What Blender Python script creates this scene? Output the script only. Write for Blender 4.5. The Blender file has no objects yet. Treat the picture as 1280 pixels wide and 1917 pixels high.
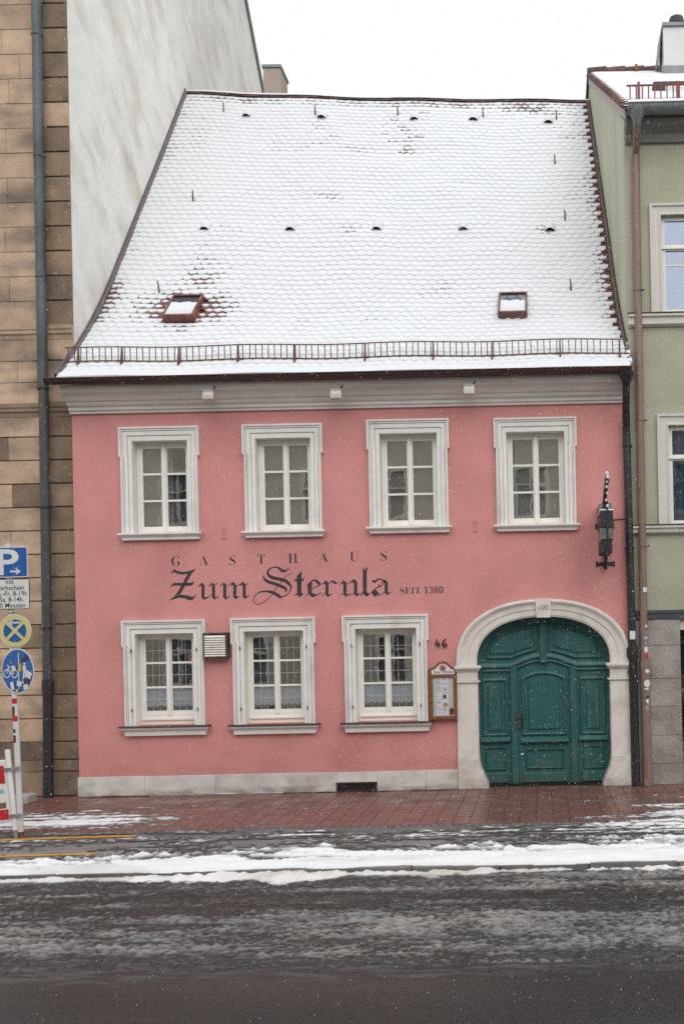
import bpy, bmesh, math, random
import numpy as np
from mathutils import Matrix, Vector
R = math.radians
random.seed(7)
rng = np.random.default_rng(11)
sc = bpy.context.scene
col = sc.collection

# ------------------------------------------------------------------ camera
ROLL, CAMD, CAMH, PPM = 0.021, 17.0, 2.6, 110.0     # roll (rad), metres to the facade, eye height, photo px per metre at the facade
PX, PY = 1010.0, 1187.0                             # the photo's vanishing point of lines square to the facade
cam = bpy.data.cameras.new('camera')
cam.sensor_fit = 'VERTICAL'; cam.sensor_width = 36; cam.sensor_height = 36
cam.lens = CAMD * PPM / 1917 * 36
cam.shift_x = -(PX - 640) / 1917
cam.shift_y = (PY - 958.5) / 1917
cam.clip_end = 2000
camo = bpy.data.objects.new('camera', cam); col.objects.link(camo)
camo.matrix_world = Matrix.Translation((0, -CAMD, CAMH)) @ Matrix.Rotation(R(90), 4, 'X') @ Matrix.Rotation(-ROLL, 4, 'Z')
sc.camera = camo

# ------------------------------------------------------------------ sky, sun, exposure
SUN_EL, SUN_AZ = R(43), R(166)      # azimuth clockwise from +Y: behind the camera, a little to the right
world = bpy.data.worlds.new('World'); sc.world = world; world.use_nodes = True
wn = world.node_tree; wn.nodes.clear()
sky = wn.nodes.new('ShaderNodeTexSky'); sky.sky_type = 'NISHITA'; sky.sun_disc = False
sky.sun_elevation = SUN_EL; sky.sun_rotation = SUN_AZ; sky.dust_density = 4.0; sky.air_density = 1.5
hs = wn.nodes.new('ShaderNodeHueSaturation'); hs.inputs['Saturation'].default_value = 0.25
mx = wn.nodes.new('ShaderNodeMix'); mx.data_type = 'RGBA'; mx.inputs[0].default_value = 0.85
mx.inputs[7].default_value = (9.7, 9.9, 10.2, 1)    # the even cloud deck
bg = wn.nodes.new('ShaderNodeBackground'); bg.inputs[1].default_value = 0.118
wo = wn.nodes.new('ShaderNodeOutputWorld')
wn.links.new(sky.outputs[0], hs.inputs['Color']); wn.links.new(hs.outputs[0], mx.inputs[6])
wn.links.new(mx.outputs[2], bg.inputs[0]); wn.links.new(bg.outputs[0], wo.inputs[0])
sl = bpy.data.lights.new('sun', 'SUN'); sl.energy = 1.35; sl.angle = R(60); sl.color = (1, 0.975, 0.94)
so = bpy.data.objects.new('sun', sl); col.objects.link(so)
so.rotation_euler = Vector((-math.sin(SUN_AZ) * math.cos(SUN_EL), -math.cos(SUN_AZ) * math.cos(SUN_EL), -math.sin(SUN_EL))).to_track_quat('-Z', 'Y').to_euler()
sc.view_settings.view_transform = 'Standard'; sc.view_settings.look = 'None'
sc.view_settings.exposure = 0.0; sc.view_settings.gamma = 1.0; sc.view_settings.use_curve_mapping = False
sc.cycles.max_bounces = 6; sc.cycles.transparent_max_bounces = 12
sc.cycles.use_denoising = True; sc.cycles.denoiser = 'OPENIMAGEDENOISE'; sc.cycles.denoising_input_passes = 'RGB_ALBEDO_NORMAL'; sc.cycles.denoising_prefilter = 'NONE'

# ------------------------------------------------------------------ helpers
CT, ST = math.cos(ROLL), math.sin(ROLL)
def sv(px, py, Y=0.0):
    """survey: where a photo pixel lies on the upright plane at depth Y -> (X, Z)"""
    k = (CAMD + Y) / CAMD / PPM
    u, v = px - PX, py - PY
    return ((u * CT - v * ST) * k, CAMH - (u * ST + v * CT) * k)

WORLD = {}
def link(name, me, mat=None, parent=None, mw=None, kind=None, label=None, cat=None, group=None):
    o = bpy.data.objects.new(name, me); col.objects.link(o)
    if me is not None and mat is not None and len(me.materials) == 0:
        for m in (mat if isinstance(mat, (list, tuple)) else [mat]): me.materials.append(m)
    mw = mw if mw is not None else Matrix.Identity(4)
    WORLD[o.name] = mw
    if parent is not None:
        o.parent = parent
        o.matrix_parent_inverse = Matrix.Identity(4)
        o.matrix_basis = WORLD[parent.name].inverted() @ mw
    else:
        o.matrix_basis = mw
    if kind: o['kind'] = kind
    if label: o['label'] = label
    if cat: o['category'] = cat
    if group: o['group'] = group
    return o
def empty(name, loc=(0, 0, 0), label=None, cat=None, parent=None, group=None):
    o = link(name, None, None, parent, Matrix.Translation(loc), None, label, cat, group)
    o.empty_display_size = 0.2
    return o

class B:
    """collects shapes for one mesh"""
    def __init__(s): s.v = []; s.f = []; s.m = []; s.mi = 0
    def add(s, vs, fs):
        n = len(s.v); s.v += [tuple(p) for p in vs]
        for f in fs: s.f.append([i + n for i in f]); s.m.append(s.mi)
        return s
    def box(s, x0, x1, y0, y1, z0, z1):
        return s.add([(x0,y0,z0),(x1,y0,z0),(x1,y1,z0),(x0,y1,z0),(x0,y0,z1),(x1,y0,z1),(x1,y1,z1),(x0,y1,z1)],
                     [(0,1,5,4),(1,2,6,5),(2,3,7,6),(3,0,4,7),(4,5,6,7),(3,2,1,0)])
    def prism(s, poly, y0, y1):
        """polygon of (x, z) points pushed through from y0 to y1"""
        n = len(poly)
        vs = [(x, y0, z) for x, z in poly] + [(x, y1, z) for x, z in poly]
        fs = [list(range(n)), list(range(2 * n - 1, n - 1, -1))]
        fs += [(i, i + n, (i + 1) % n + n, (i + 1) % n) for i in range(n)]
        return s.add(vs, fs)
    def extrude_x(s, prof, x0, x1, closed=True):
        """profile of (y, z) points run along x"""
        n = len(prof)
        vs = [(x0, y, z) for y, z in prof] + [(x1, y, z) for y, z in prof]
        fs = [(i, (i + 1) % n, (i + 1) % n + n, i + n) for i in range(n if closed else n - 1)]
        if closed: fs += [list(range(n - 1, -1, -1)), list(range(n, 2 * n))]
        return s.add(vs, fs)
    def lattice(s, xs, zs, hole, y0, y1):
        """a slab in the xz plane cut by openings; hole(i, j) says whether a cell is open"""
        nx, nz = len(xs), len(zs)
        vs = [(x, y0, z) for z in zs for x in xs] + [(x, y1, z) for z in zs for x in xs]
        N = nx * nz; fs = []
        H = lambda i, j: (i < 0 or j < 0 or i >= nx - 1 or j >= nz - 1 or hole(i, j))
        for j in range(nz - 1):
            for i in range(nx - 1):
                if H(i, j): continue
                a, b, c, d = j*nx+i, j*nx+i+1, (j+1)*nx+i+1, (j+1)*nx+i
                fs += [(a, b, c, d), (N+d, N+c, N+b, N+a)]
                if H(i-1, j): fs.append((a, d, N+d, N+a))
                if H(i+1, j): fs.append((c, b, N+b, N+c))
                if H(i, j-1): fs.append((b, a, N+a, N+b))
                if H(i, j+1): fs.append((d, c, N+c, N+d))
        used = sorted({k for f in fs for k in f}); mp = {k: n for n, k in enumerate(used)}
        return s.add([vs[k] for k in used], [[mp[k] for k in f] for f in fs])
    def tube(s, pts, r, n=8, cap=True):
        pts = [Vector(p) for p in pts]; rs = r if isinstance(r, (list, tuple)) else [r] * len(pts)
        rings = []; ref = None
        for i, p in enumerate(pts):
            t = (pts[min(i+1, len(pts)-1)] - pts[max(i-1, 0)]).normalized()
            if ref is None:
                ref = Vector((0, 0, 1)) if abs(t.z) < 0.9 else Vector((0, 1, 0))
            a = t.cross(ref)
            if a.length < 1e-4: a = t.cross(Vector((1, 0, 0)))
            a.normalize(); b = a.cross(t).normalized(); ref = b
            rings.append([p + (a * math.cos(2*math.pi*k/n) + b * math.sin(2*math.pi*k/n)) * rs[i] for k in range(n)])
        vs = [v for ring in rings for v in ring]; fs = []
        for i in range(len(pts) - 1):
            for k in range(n):
                fs.append((i*n+k, i*n+(k+1) % n, (i+1)*n+(k+1) % n, (i+1)*n+k))
        if cap: fs += [list(range(n-1, -1, -1)), [(len(pts)-1)*n+k for k in range(n)]]
        return s.add(vs, fs)
    def disc(s, cx, cz, rx, rz, y0, y1, n=40):
        return s.prism([(cx + rx*math.cos(2*math.pi*k/n), cz + rz*math.sin(2*math.pi*k/n)) for k in range(n)], y0, y1)
    def ring(s, cx, cz, r0, r1, y0, y1, n=40):
        vs = []
        for y in (y0, y1):
            for r in (r0, r1):
                vs += [(cx + r*math.cos(2*math.pi*k/n), y, cz + r*math.sin(2*math.pi*k/n)) for k in range(n)]
        fs = []
        for k in range(n):
            q = (k+1) % n
            fs += [(k, n+k, n+q, q), (2*n+q, 3*n+q, 3*n+k, 2*n+k), (n+k, 3*n+k, 3*n+q, n+q), (q, 2*n+q, 2*n+k, k)]
        return s.add(vs, fs)
    def mesh(s, name, smooth=False, bevel=0.0, segs=1, fix=True):
        me = bpy.data.meshes.new(name); me.from_pydata(s.v, [], s.f)
        if any(s.m): me.polygons.foreach_set('material_index', s.m)
        if fix or bevel:
            bm = bmesh.new(); bm.from_mesh(me)
            if bevel: bmesh.ops.remove_doubles(bm, verts=bm.verts, dist=1e-5)
            if fix: bmesh.ops.recalc_face_normals(bm, faces=bm.faces)
            if bevel: bmesh.ops.bevel(bm, geom=[e for e in bm.edges if e.is_manifold and e.calc_face_angle(0) > 0.5], offset=bevel, segments=segs, affect='EDGES', profile=0.6)
            bm.to_mesh(me); bm.free()
        if smooth:
            me.polygons.foreach_set('use_smooth', [True] * len(me.polygons))
            me.set_sharp_from_angle(angle=R(40))
        me.update(); return me
    def build(s, name, mat, parent=None, smooth=False, bevel=0.0, segs=1, mw=None, **kw):
        return link(name, s.mesh(name, smooth, bevel, segs), mat, parent, mw, **kw)

# numpy value noise
_T = np.random.default_rng(3).random((256, 256))
def vnoise(x, y):
    xi = np.floor(x).astype(int); yi = np.floor(y).astype(int); fx = x - xi; fy = y - yi
    fx = fx*fx*(3-2*fx); fy = fy*fy*(3-2*fy)
    g = lambda a, b: _T[a & 255, b & 255]
    return (g(xi,yi)*(1-fx)+g(xi+1,yi)*fx)*(1-fy) + (g(xi,yi+1)*(1-fx)+g(xi+1,yi+1)*fx)*fy
def fbm(x, y, o=4):
    x = np.asarray(x, float); y = np.asarray(y, float); a = 0; w = 0.5; t = 0
    for k in range(o):
        a = a + w * vnoise(x * 2**k + 17.3*k, y * 2**k + 9.1*k); t += w; w *= 0.5
    return a / t

# ------------------------------------------------------------------ materials
def mat(name, c, rough=0.7, var=0.12, scale=3.0, bump=0.0, bscale=40.0, metal=0.0, stretch=(1,1,1), c2=None, thr=(0.45,0.6), s2=1.0, st2=(1,1,1), rot2=(0,0,0), rand=0.0, spec=0.5, fine=0.06, fscale=60, rvar=0.0, coat=0.0):
    """principled material: base colour c mottled by var, patches of c2 where a second noise is high, fine grain and relief"""
    m = bpy.data.materials.new(name); m.use_nodes = True
    nt = m.node_tree; N = nt.nodes; L = nt.links; N.clear()
    out = N.new('ShaderNodeOutputMaterial'); p = N.new('ShaderNodeBsdfPrincipled'); L.new(p.outputs[0], out.inputs[0])
    p.inputs['Roughness'].default_value = rough; p.inputs['Metallic'].default_value = metal
    p.inputs['Specular IOR Level'].default_value = spec; p.inputs['Coat Weight'].default_value = coat
    tc = N.new('ShaderNodeTexCoord'); mp = N.new('ShaderNodeMapping'); mp.inputs['Scale'].default_value = stretch
    L.new(tc.outputs['Object'], mp.inputs[0])
    def noise(src, sc_, det=5.0):
        n = N.new('ShaderNodeTexNoise'); n.inputs['Scale'].default_value = sc_; n.inputs['Detail'].default_value = det
        L.new(src, n.inputs['Vector']); return n.outputs['Fac']
    def ramp(src, a, b, lo, hi):
        r = N.new('ShaderNodeMapRange'); r.inputs[1].default_value = a; r.inputs[2].default_value = b
        r.inputs[3].default_value = lo; r.inputs[4].default_value = hi; L.new(src, r.inputs[0]); return r.outputs[0]
    def math_(op, a, b):
        n = N.new('ShaderNodeMath'); n.operation = op
        for k, q in enumerate((a, b)):
            if isinstance(q, (int, float)): n.inputs[k].default_value = q
            else: L.new(q, n.inputs[k])
        return n.outputs[0]
    f = ramp(noise(mp.outputs[0], scale), 0.25, 0.75, 1-var, 1+var)
    g = ramp(noise(tc.outputs['Object'], fscale, 2.0), 0.25, 0.75, 1-fine, 1+fine)
    f = math_('MULTIPLY', f, g)
    if rand:
        oi = N.new('ShaderNodeObjectInfo'); f = math_('MULTIPLY', f, ramp(oi.outputs['Random'], 0, 1, 1-rand, 1+rand))
    colr = N.new('ShaderNodeRGB'); colr.outputs[0].default_value = (*c, 1)
    base = colr.outputs[0]
    if c2 is not None:
        mp2 = N.new('ShaderNodeMapping'); mp2.vector_type = 'TEXTURE'; mp2.inputs['Scale'].default_value = tuple(1/q for q in st2); mp2.inputs['Rotation'].default_value = rot2
        L.new(tc.outputs['Object'], mp2.inputs[0])
        k = ramp(noise(mp2.outputs[0], s2, 6.0), thr[0], thr[1], 0, 1)
        mix = N.new('ShaderNodeMix'); mix.data_type = 'RGBA'; L.new(k, mix.inputs[0]); L.new(base, mix.inputs[6]); mix.inputs[7].default_value = (*c2, 1)
        base = mix.outputs[2]
    vm = N.new('ShaderNodeVectorMath'); vm.operation = 'SCALE'; L.new(base, vm.inputs[0]); L.new(f, vm.inputs['Scale'])
    L.new(vm.outputs[0], p.inputs['Base Color'])
    if rvar:
        L.new(ramp(noise(mp.outputs[0], scale*0.7), 0.35, 0.65, rough-rvar, rough+rvar), p.inputs['Roughness'])
    if bump:
        b = N.new('ShaderNodeBump'); b.inputs['Strength'].default_value = 0.6; b.inputs['Distance'].default_value = bump
        L.new(noise(tc.outputs['Object'], bscale, 4.0), b.inputs['Height']); L.new(b.outputs[0], p.inputs['Normal'])
    return m

def glass(name, refl=0.16, tint=(0.88,0.9,0.9), wav=0.0012, gc=(1,1,1)):
    m = bpy.data.materials.new(name); m.use_nodes = True
    nt = m.node_tree; N = nt.nodes; L = nt.links; N.clear()
    out = N.new('ShaderNodeOutputMaterial'); mixn = N.new('ShaderNodeMixShader'); mixn.inputs[0].default_value = refl
    tr = N.new('ShaderNodeBsdfTransparent'); tr.inputs[0].default_value = (*tint, 1)
    gl = N.new('ShaderNodeBsdfGlossy'); gl.inputs['Roughness'].default_value = 0.015; gl.inputs['Color'].default_value = (*gc, 1)
    tc = N.new('ShaderNodeTexCoord'); n = N.new('ShaderNodeTexNoise'); n.inputs['Scale'].default_value = 2.2; L.new(tc.outputs['Object'], n.inputs['Vector'])
    b = N.new('ShaderNodeBump'); b.inputs['Distance'].default_value = wav; b.inputs['Strength'].default_value = 1.0
    L.new(n.outputs['Fac'], b.inputs['Height']); L.new(b.outputs[0], gl.inputs['Normal'])
    L.new(tr.outputs[0], mixn.inputs[1]); L.new(gl.outputs[0], mixn.inputs[2]); L.new(mixn.outputs[0], out.inputs[0])
    return m

PINK = mat('pink_render', (0.635,0.270,0.254), 0.88, 0.05, 2.2, 0.008, 50, stretch=(1.2,1,0.8), c2=(0.50,0.205,0.195), s2=0.7, thr=(0.48,0.80), st2=(1.2,1,0.9), fine=0.09, fscale=32)
TRIM = mat('painted_stone', (0.78,0.76,0.72), 0.8, 0.07, 5, 0.003, 70, c2=(0.62,0.59,0.545), s2=2.2, thr=(0.55,0.75), st2=(1,1,0.4))
CORN = mat('cornice_stone', (0.76,0.725,0.68), 0.85, 0.08, 4, 0.003, 60, c2=(0.62,0.585,0.54), s2=1.5, st2=(0.3,1,2), thr=(0.45,0.7))
ARCH = mat('arch_sandstone', (0.68,0.635,0.585), 0.85, 0.08, 6, 0.004, 60, c2=(0.52,0.47,0.415), s2=2.0, thr=(0.52,0.75))
PLINTH = mat('plinth_stone', (0.62,0.595,0.555), 0.85, 0.14, 3, 0.006, 45, c2=(0.40,0.365,0.32), s2=2.4, thr=(0.5,0.72), rand=0.02)
CREAM = mat('cream_window_paint', (0.82,0.80,0.74), 0.5, 0.04, 6, 0.001, 60)
WHITEP = mat('white_window_paint', (0.78,0.76,0.73), 0.5, 0.04, 6)
DOOR = mat('green_door_paint', (0.017,0.098,0.093), 0.5, 0.2, 4, 0.003, 50, stretch=(6,1,0.6), c2=(0.05,0.128,0.118), s2=3.0, thr=(0.52,0.74), st2=(1.5,1,0.5), fine=0.12, fscale=70)
WORN = mat('worn_door_wood', (0.17,0.10,0.06), 0.8, 0.3, 20)
DOORGAP = mat('dark_threshold', (0.012,0.011,0.01), 0.9)
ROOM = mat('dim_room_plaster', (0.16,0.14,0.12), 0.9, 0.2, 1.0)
GLASS = glass('old_window_glass', 0.30)
GLASSB = glass('modern_window_glass', 0.15, (0.8,0.82,0.86), 0.0015, (0.70,0.78,0.94))
LEAD = mat('lead_came', (0.55,0.55,0.54), 0.5, 0.05, 10, metal=0.3)
LACE = mat('lace_curtain', (0.80,0.88,0.98), 0.9, 0.08, 25, fine=0.25, fscale=130)
REFLSHEET = mat('reflection_sheet', (0.42,0.375,0.325), 0.9, 0.05, 2)  # reflection of the tan facade opposite, put into a flat colour
IRON = mat('black_iron', (0.02,0.02,0.021), 0.55, 0.25, 12, 0.001, 80)
RUST = mat('rusty_iron', (0.125,0.05,0.03), 0.8, 0.35, 18, 0.001, 80)
SLATEGREY = mat('dark_sill_slate', (0.06,0.045,0.042), 0.7, 0.3, 12)
BLACKPAINT = mat('sign_paint_dark', (0.035,0.037,0.042), 0.8, 0.12, 12, fine=0.12, fscale=120)
TILE = mat('clay_roof_tile', (0.155,0.056,0.038), 0.65, 0.25, 9, 0.002, 60, rand=0.30, c2=(0.06,0.034,0.03), s2=5, thr=(0.42,0.6))
DECK = mat('roof_battens', (0.03,0.02,0.018), 0.9)
SNOW = mat('fresh_snow', (0.695,0.71,0.735), 0.8, 0.015, 6, 0.003, 45, spec=0.2, fine=0.012)
GUTTER = mat('brown_gutter', (0.058,0.027,0.025), 0.45, 0.2, 5, 0.001, 40)
PIPEBLK = mat('black_drainpipe', (0.022,0.022,0.023), 0.45, 0.3, 5, 0.002, 40)
PIPETEAL = mat('slate_blue_drainpipe', (0.085,0.105,0.112), 0.5, 0.2, 4, 0.001, 40, c2=(0.05,0.055,0.058), s2=1.5, st2=(1,1,0.4))
PIPEBRN = mat('brown_drainpipe', (0.235,0.155,0.13), 0.5, 0.12, 4, 0.001, 40, c2=(0.15,0.09,0.07), s2=2.2, st2=(1,1,0.3), thr=(0.5,0.7))
ZINC = mat('zinc_sheet', (0.20,0.215,0.22), 0.5, 0.2, 4, metal=0.2)
FLASH = mat('verge_flashing', (0.15,0.115,0.12), 0.5, 0.15, 5, metal=0.2)
SAND = mat('warm_sandstone', (0.50,0.355,0.245), 0.88, 0.22, 3.0, 0.014, 28, c2=(0.22,0.168,0.13), s2=1.5, thr=(0.46,0.70), st2=(0.6,1,1.6), rand=0.14, fine=0.14, fscale=45)
SANDDK = mat('weathered_sandstone', (0.25,0.176,0.117), 0.9, 0.2, 3.5, 0.008, 35, c2=(0.15,0.112,0.082), s2=1.8, thr=(0.45,0.68), rand=0.2, fine=0.16, fscale=45)
SANDJ = mat('sandstone_joint', (0.33,0.25,0.18), 0.95, 0.2, 6)
PLAST = mat('old_white_plaster', (0.77,0.755,0.715), 0.9, 0.07, 2.0, 0.010, 22, c2=(0.58,0.525,0.455), s2=1.3, thr=(0.47,0.74), st2=(1,0.62,1.35), rot2=(R(-38),0,0), fine=0.08, fscale=14)
GREEN = mat('sage_render', (0.41,0.405,0.30), 0.88, 0.07, 1.5, 0.004, 80, c2=(0.34,0.335,0.24), s2=0.8, thr=(0.45,0.7))
GREENL = mat('pale_sage_render', (0.50,0.51,0.385), 0.88, 0.05, 1.5, 0.003, 80, c2=(0.44,0.445,0.33), s2=1.0, st2=(1,2,0.3))
GTRIM = mat('green_house_trim', (0.60,0.575,0.52), 0.8, 0.06, 4, 0.002, 60)
GRAN = mat('speckled_granite', (0.34,0.31,0.27), 0.6, 0.1, 4, 0.001, 90, fine=0.42, fscale=75, c2=(0.24,0.215,0.185), s2=1.5)
BAND = mat('dark_metal_band', (0.05,0.055,0.06), 0.5, 0.2, 5)
PAVER = mat('red_clinker_paver', (0.19,0.08,0.066), 0.34, 0.2, 3, 0.003, 45, rand=0.13, rvar=0.14, c2=(0.13,0.06,0.052), s2=2, thr=(0.45,0.65))
JOINT = mat('paver_bedding', (0.045,0.032,0.028), 0.7, 0.2, 10)
SETT = mat('grey_sett', (0.12,0.11,0.105), 0.45, 0.2, 8, 0.003, 50, rand=0.2, rvar=0.15)
PAVE = mat('wet_grey_pavement', (0.075,0.072,0.070), 0.5, 0.25, 2.0, 0.004, 70, rvar=0.2, c2=(0.14,0.132,0.128), s2=2.2, thr=(0.48,0.62), st2=(0.35,2,1), fine=0.25, fscale=90)
KERB = mat('granite_kerb', (0.15,0.14,0.13), 0.5, 0.25, 8, 0.004, 40, rand=0.15)
def zone_film(m, edges, levels, colour, sx, sy, lo, hi, rough, axis=1):
    """lays a smeared film of slush over a ground material: how much by distance from the facade, where by streaky noise"""
    nt = m.node_tree; N = nt.nodes; L = nt.links
    p = next(n for n in N if n.type == 'BSDF_PRINCIPLED'); tc = N.new('ShaderNodeTexCoord'); sp_ = N.new('ShaderNodeSeparateXYZ'); L.new(tc.outputs['Object'], sp_.inputs[0])
    cr = N.new('ShaderNodeFloatCurve'); mr = N.new('ShaderNodeMapRange'); a, b = edges[0], edges[-1]
    mr.inputs[1].default_value = a; mr.inputs[2].default_value = b; L.new(sp_.outputs[axis], mr.inputs[0]); L.new(mr.outputs[0], cr.inputs[1])
    cv = cr.mapping.curves[0]; pts = [((e-a)/(b-a), l) for e, l in zip(edges, levels)]
    cv.points[0].location = pts[0]; cv.points[1].location = pts[-1]
    for q in pts[1:-1]: cv.points.new(*q)
    cr.mapping.update()
    def nz(scx, scy, det):
        mp = N.new('ShaderNodeMapping'); mp.inputs['Scale'].default_value = (scx, scy, 1) if axis == 1 else (scx, scx, scy); L.new(tc.outputs['Object'], mp.inputs[0])
        n = N.new('ShaderNodeTexNoise'); n.inputs['Scale'].default_value = 1.0; n.inputs['Detail'].default_value = det; n.inputs['Roughness'].default_value = 0.68; L.new(mp.outputs[0], n.inputs['Vector']); return n.outputs['Fac']
    ad = N.new('ShaderNodeMath'); ad.operation = 'ADD'; ag = N.new('ShaderNodeMath'); ag.operation = 'MULTIPLY_ADD'; L.new(nz(60.0, 60.0, 3.0), ag.inputs[0]); ag.inputs[1].default_value = 0.5
    sb = N.new('ShaderNodeMath'); sb.operation = 'SUBTRACT'; L.new(nz(sx, sy, 9.0), sb.inputs[0]); sb.inputs[1].default_value = 0.25; L.new(sb.outputs[0], ag.inputs[2]); L.new(ag.outputs[0], ad.inputs[0]); L.new(cr.outputs[0], ad.inputs[1])
    k = N.new('ShaderNodeMapRange'); k.inputs[1].default_value = lo; k.inputs[2].default_value = hi; L.new(ad.outputs[0], k.inputs[0])
    mix = N.new('ShaderNodeMix'); mix.data_type = 'RGBA'; L.new(k.outputs[0], mix.inputs[0])
    src = p.inputs['Base Color'].links[0].from_socket; L.new(src, mix.inputs[6]); mix.inputs[7].default_value = (*colour, 1); L.new(mix.outputs[2], p.inputs['Base Color'])
    if not p.inputs['Roughness'].links: return
    rs = p.inputs['Roughness'].links[0].from_socket; rm = N.new('ShaderNodeMix'); L.new(k.outputs[0], rm.inputs[0]); L.new(rs, rm.inputs[2]); rm.inputs[3].default_value = rough; L.new(rm.outputs[0], p.inputs['Roughness'])
ROAD = mat('wet_asphalt', (0.025,0.0228,0.0222), 0.38, 0.25, 1.6, 0.012, 60, rvar=0.1, stretch=(0.25,1.2,1), c2=(0.032,0.03,0.0295), s2=1.2, thr=(0.45,0.6), st2=(0.2,2.2,1), fine=1.0, fscale=42, spec=0.36)
zone_film(ROAD, [-11,-9.6,-8.9,-8.2,-7.6,-7.1,-6.6,-6.1,-5.5], [.0,.02,.30,.36,.34,.20,.22,.34,.42], (0.14,0.137,0.135), 2.5, 11.0, 0.70, 1.05, 0.5)
zone_film(PINK, [.30,.42,.7,1.2,6.6], [.36,.26,.12,.0,.0], (0.40,0.165,0.152), 1.6, 2.6, 0.60, 1.15, 0.9, 2)
zone_film(PLINTH, [-.02,.06,.16,.34], [.40,.24,.05,.0], (0.24,0.215,0.185), 2.2, 7.0, 0.60, 0.95, 0.9, 2)
zone_film(ARCH, [-.02,.15,.5,.9,3.3], [.32,.20,.08,.0,.0], (0.27,0.235,0.20), 3.0, 4.0, 0.60, 1.0, 0.9, 2)
zone_film(DOOR, [.0,.12,.35,.8,3.0], [.34,.22,.10,.0,.0], (0.07,0.085,0.075), 5.0, 2.5, 0.58, 1.1, 0.8, 2)
zone_film(PAVE, [-5.6,-4.8,-4.2,-3.7,-3.2,-2.8], [.5,.45,.36,.30,.26,.2], (0.33,0.33,0.335), 1.6, 9.0, 0.74, 1.1, 0.55)
zone_film(PAVER, [-3.3,-2.9,-2.2,-1.2,0.0], [.24,.16,.12,.08,.0], (0.30,0.26,0.255), 1.1, 7.0, 0.62, 1.0, 0.45)
PSNOW = mat('trodden_snow', (0.82,0.825,0.84), 0.75, 0.04, 4, 0.008, 40, c2=(0.60,0.59,0.58), s2=1.3, thr=(0.56,0.74), st2=(0.4,2,1), spec=0.3)
SLUSH = mat('road_slush', (0.25,0.246,0.243), 0.5, 0.2, 9, 0.012, 45, c2=(0.33,0.305,0.285), s2=1.3, thr=(0.42,0.62), st2=(0.35,1.6,1), spec=0.5)
BSLUSH = mat('brown_kerb_slush', (0.76,0.745,0.735), 0.65, 0.12, 3, 0.010, 40, c2=(0.36,0.31,0.27), s2=0.8, thr=(0.47,0.64), st2=(0.5,1.5,1))
def thick_mix(m, under, lo, hi, rough):
    """snow that lets the wet ground show through where the layer is thin: 'depth' is stored on the mesh"""
    nt = m.node_tree; N = nt.nodes; L = nt.links; p = next(n for n in N if n.type == 'BSDF_PRINCIPLED')
    at = N.new('ShaderNodeAttribute'); at.attribute_name = 'depth'
    tc = N.new('ShaderNodeTexCoord'); n = N.new('ShaderNodeTexNoise'); n.inputs['Scale'].default_value = 55; n.inputs['Detail'].default_value = 3; L.new(tc.outputs['Object'], n.inputs['Vector'])
    ad = N.new('ShaderNodeMath'); ad.operation = 'MULTIPLY_ADD'; L.new(n.outputs['Fac'], ad.inputs[0]); ad.inputs[1].default_value = 0.5; L.new(at.outputs['Fac'], ad.inputs[2])
    k = N.new('ShaderNodeMapRange'); k.interpolation_type = 'SMOOTHSTEP'; k.inputs[1].default_value = lo+.25; k.inputs[2].default_value = hi+.25; L.new(ad.outputs[0], k.inputs[0])
    mix = N.new('ShaderNodeMix'); mix.data_type = 'RGBA'; L.new(k.outputs[0], mix.inputs[0]); mix.inputs[6].default_value = (*under, 1)
    L.new(p.inputs['Base Color'].links[0].from_socket, mix.inputs[7]); L.new(mix.outputs[2], p.inputs['Base Color'])
    rm = N.new('ShaderNodeMapRange'); rm.inputs[3].default_value = rough; rm.inputs[4].default_value = 0.7; L.new(k.outputs[0], rm.inputs[0]); L.new(rm.outputs[0], p.inputs['Roughness'])
thick_mix(PSNOW, (0.085,0.08,0.077), 0.05, 0.75, 0.4); thick_mix(SLUSH, (0.020,0.0185,0.018), 0.05, 1.15, 0.36); thick_mix(BSLUSH, (0.05,0.046,0.043), 0.0, 0.5, 0.4)
YELLOW = mat('yellow_marking', (0.62,0.30,0.03), 0.5, 0.12, 5, c2=(0.45,0.27,0.10), s2=3, thr=(0.5,0.7))
def flake():
    m = bpy.data.materials.new('falling_snow'); m.use_nodes = True; N = m.node_tree.nodes; L = m.node_tree.links; N.clear()
    o = N.new('ShaderNodeOutputMaterial'); a = N.new('ShaderNodeBsdfDiffuse'); b = N.new('ShaderNodeBsdfTranslucent'); x = N.new('ShaderNodeMixShader')
    a.inputs[0].default_value = b.inputs[0].default_value = (0.95,0.95,0.95,1); x.inputs[0].default_value = 0.55
    L.new(a.outputs[0], x.inputs[1]); L.new(b.outputs[0], x.inputs[2]); L.new(x.outputs[0], o.inputs[0]); return m
FLAKE = flake()
S_BLUE = mat('sign_blue', (0.012,0.105,0.36), 0.4, 0.06, 4)
S_WHITE = mat('sign_white', (0.70,0.70,0.68), 0.45, 0.05, 6)
S_CREAM = mat('sign_yellow_cream', (0.66,0.56,0.22), 0.45, 0.08, 5)
S_BLACK = mat('sign_black', (0.02,0.02,0.02), 0.5)
S_RED = mat('sign_red', (0.52,0.02,0.018), 0.45, 0.08, 6)
S_GREY = mat('galvanised_steel', (0.33,0.33,0.33), 0.45, 0.15, 6, metal=0.4)
POLEW = mat('white_pole_paint', (0.66,0.66,0.65), 0.5, 0.08, 4, c2=(0.5,0.48,0.45), s2=4, thr=(0.58,0.7))
PLASTW = mat('white_barrier_plastic', (0.74,0.73,0.71), 0.45, 0.05, 4)
STICK_W = mat('sticker_white', (0.68,0.68,0.69), 0.5, 0.15, 30)
STICK_Y = mat('sticker_yellow', (0.62,0.42,0.03), 0.5, 0.1, 30)
STICK_B = mat('sticker_blue', (0.25,0.46,0.62), 0.5, 0.1, 30)
STICK_D = mat('sticker_dark', (0.05,0.03,0.03), 0.5, 0.3, 30)
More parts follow.
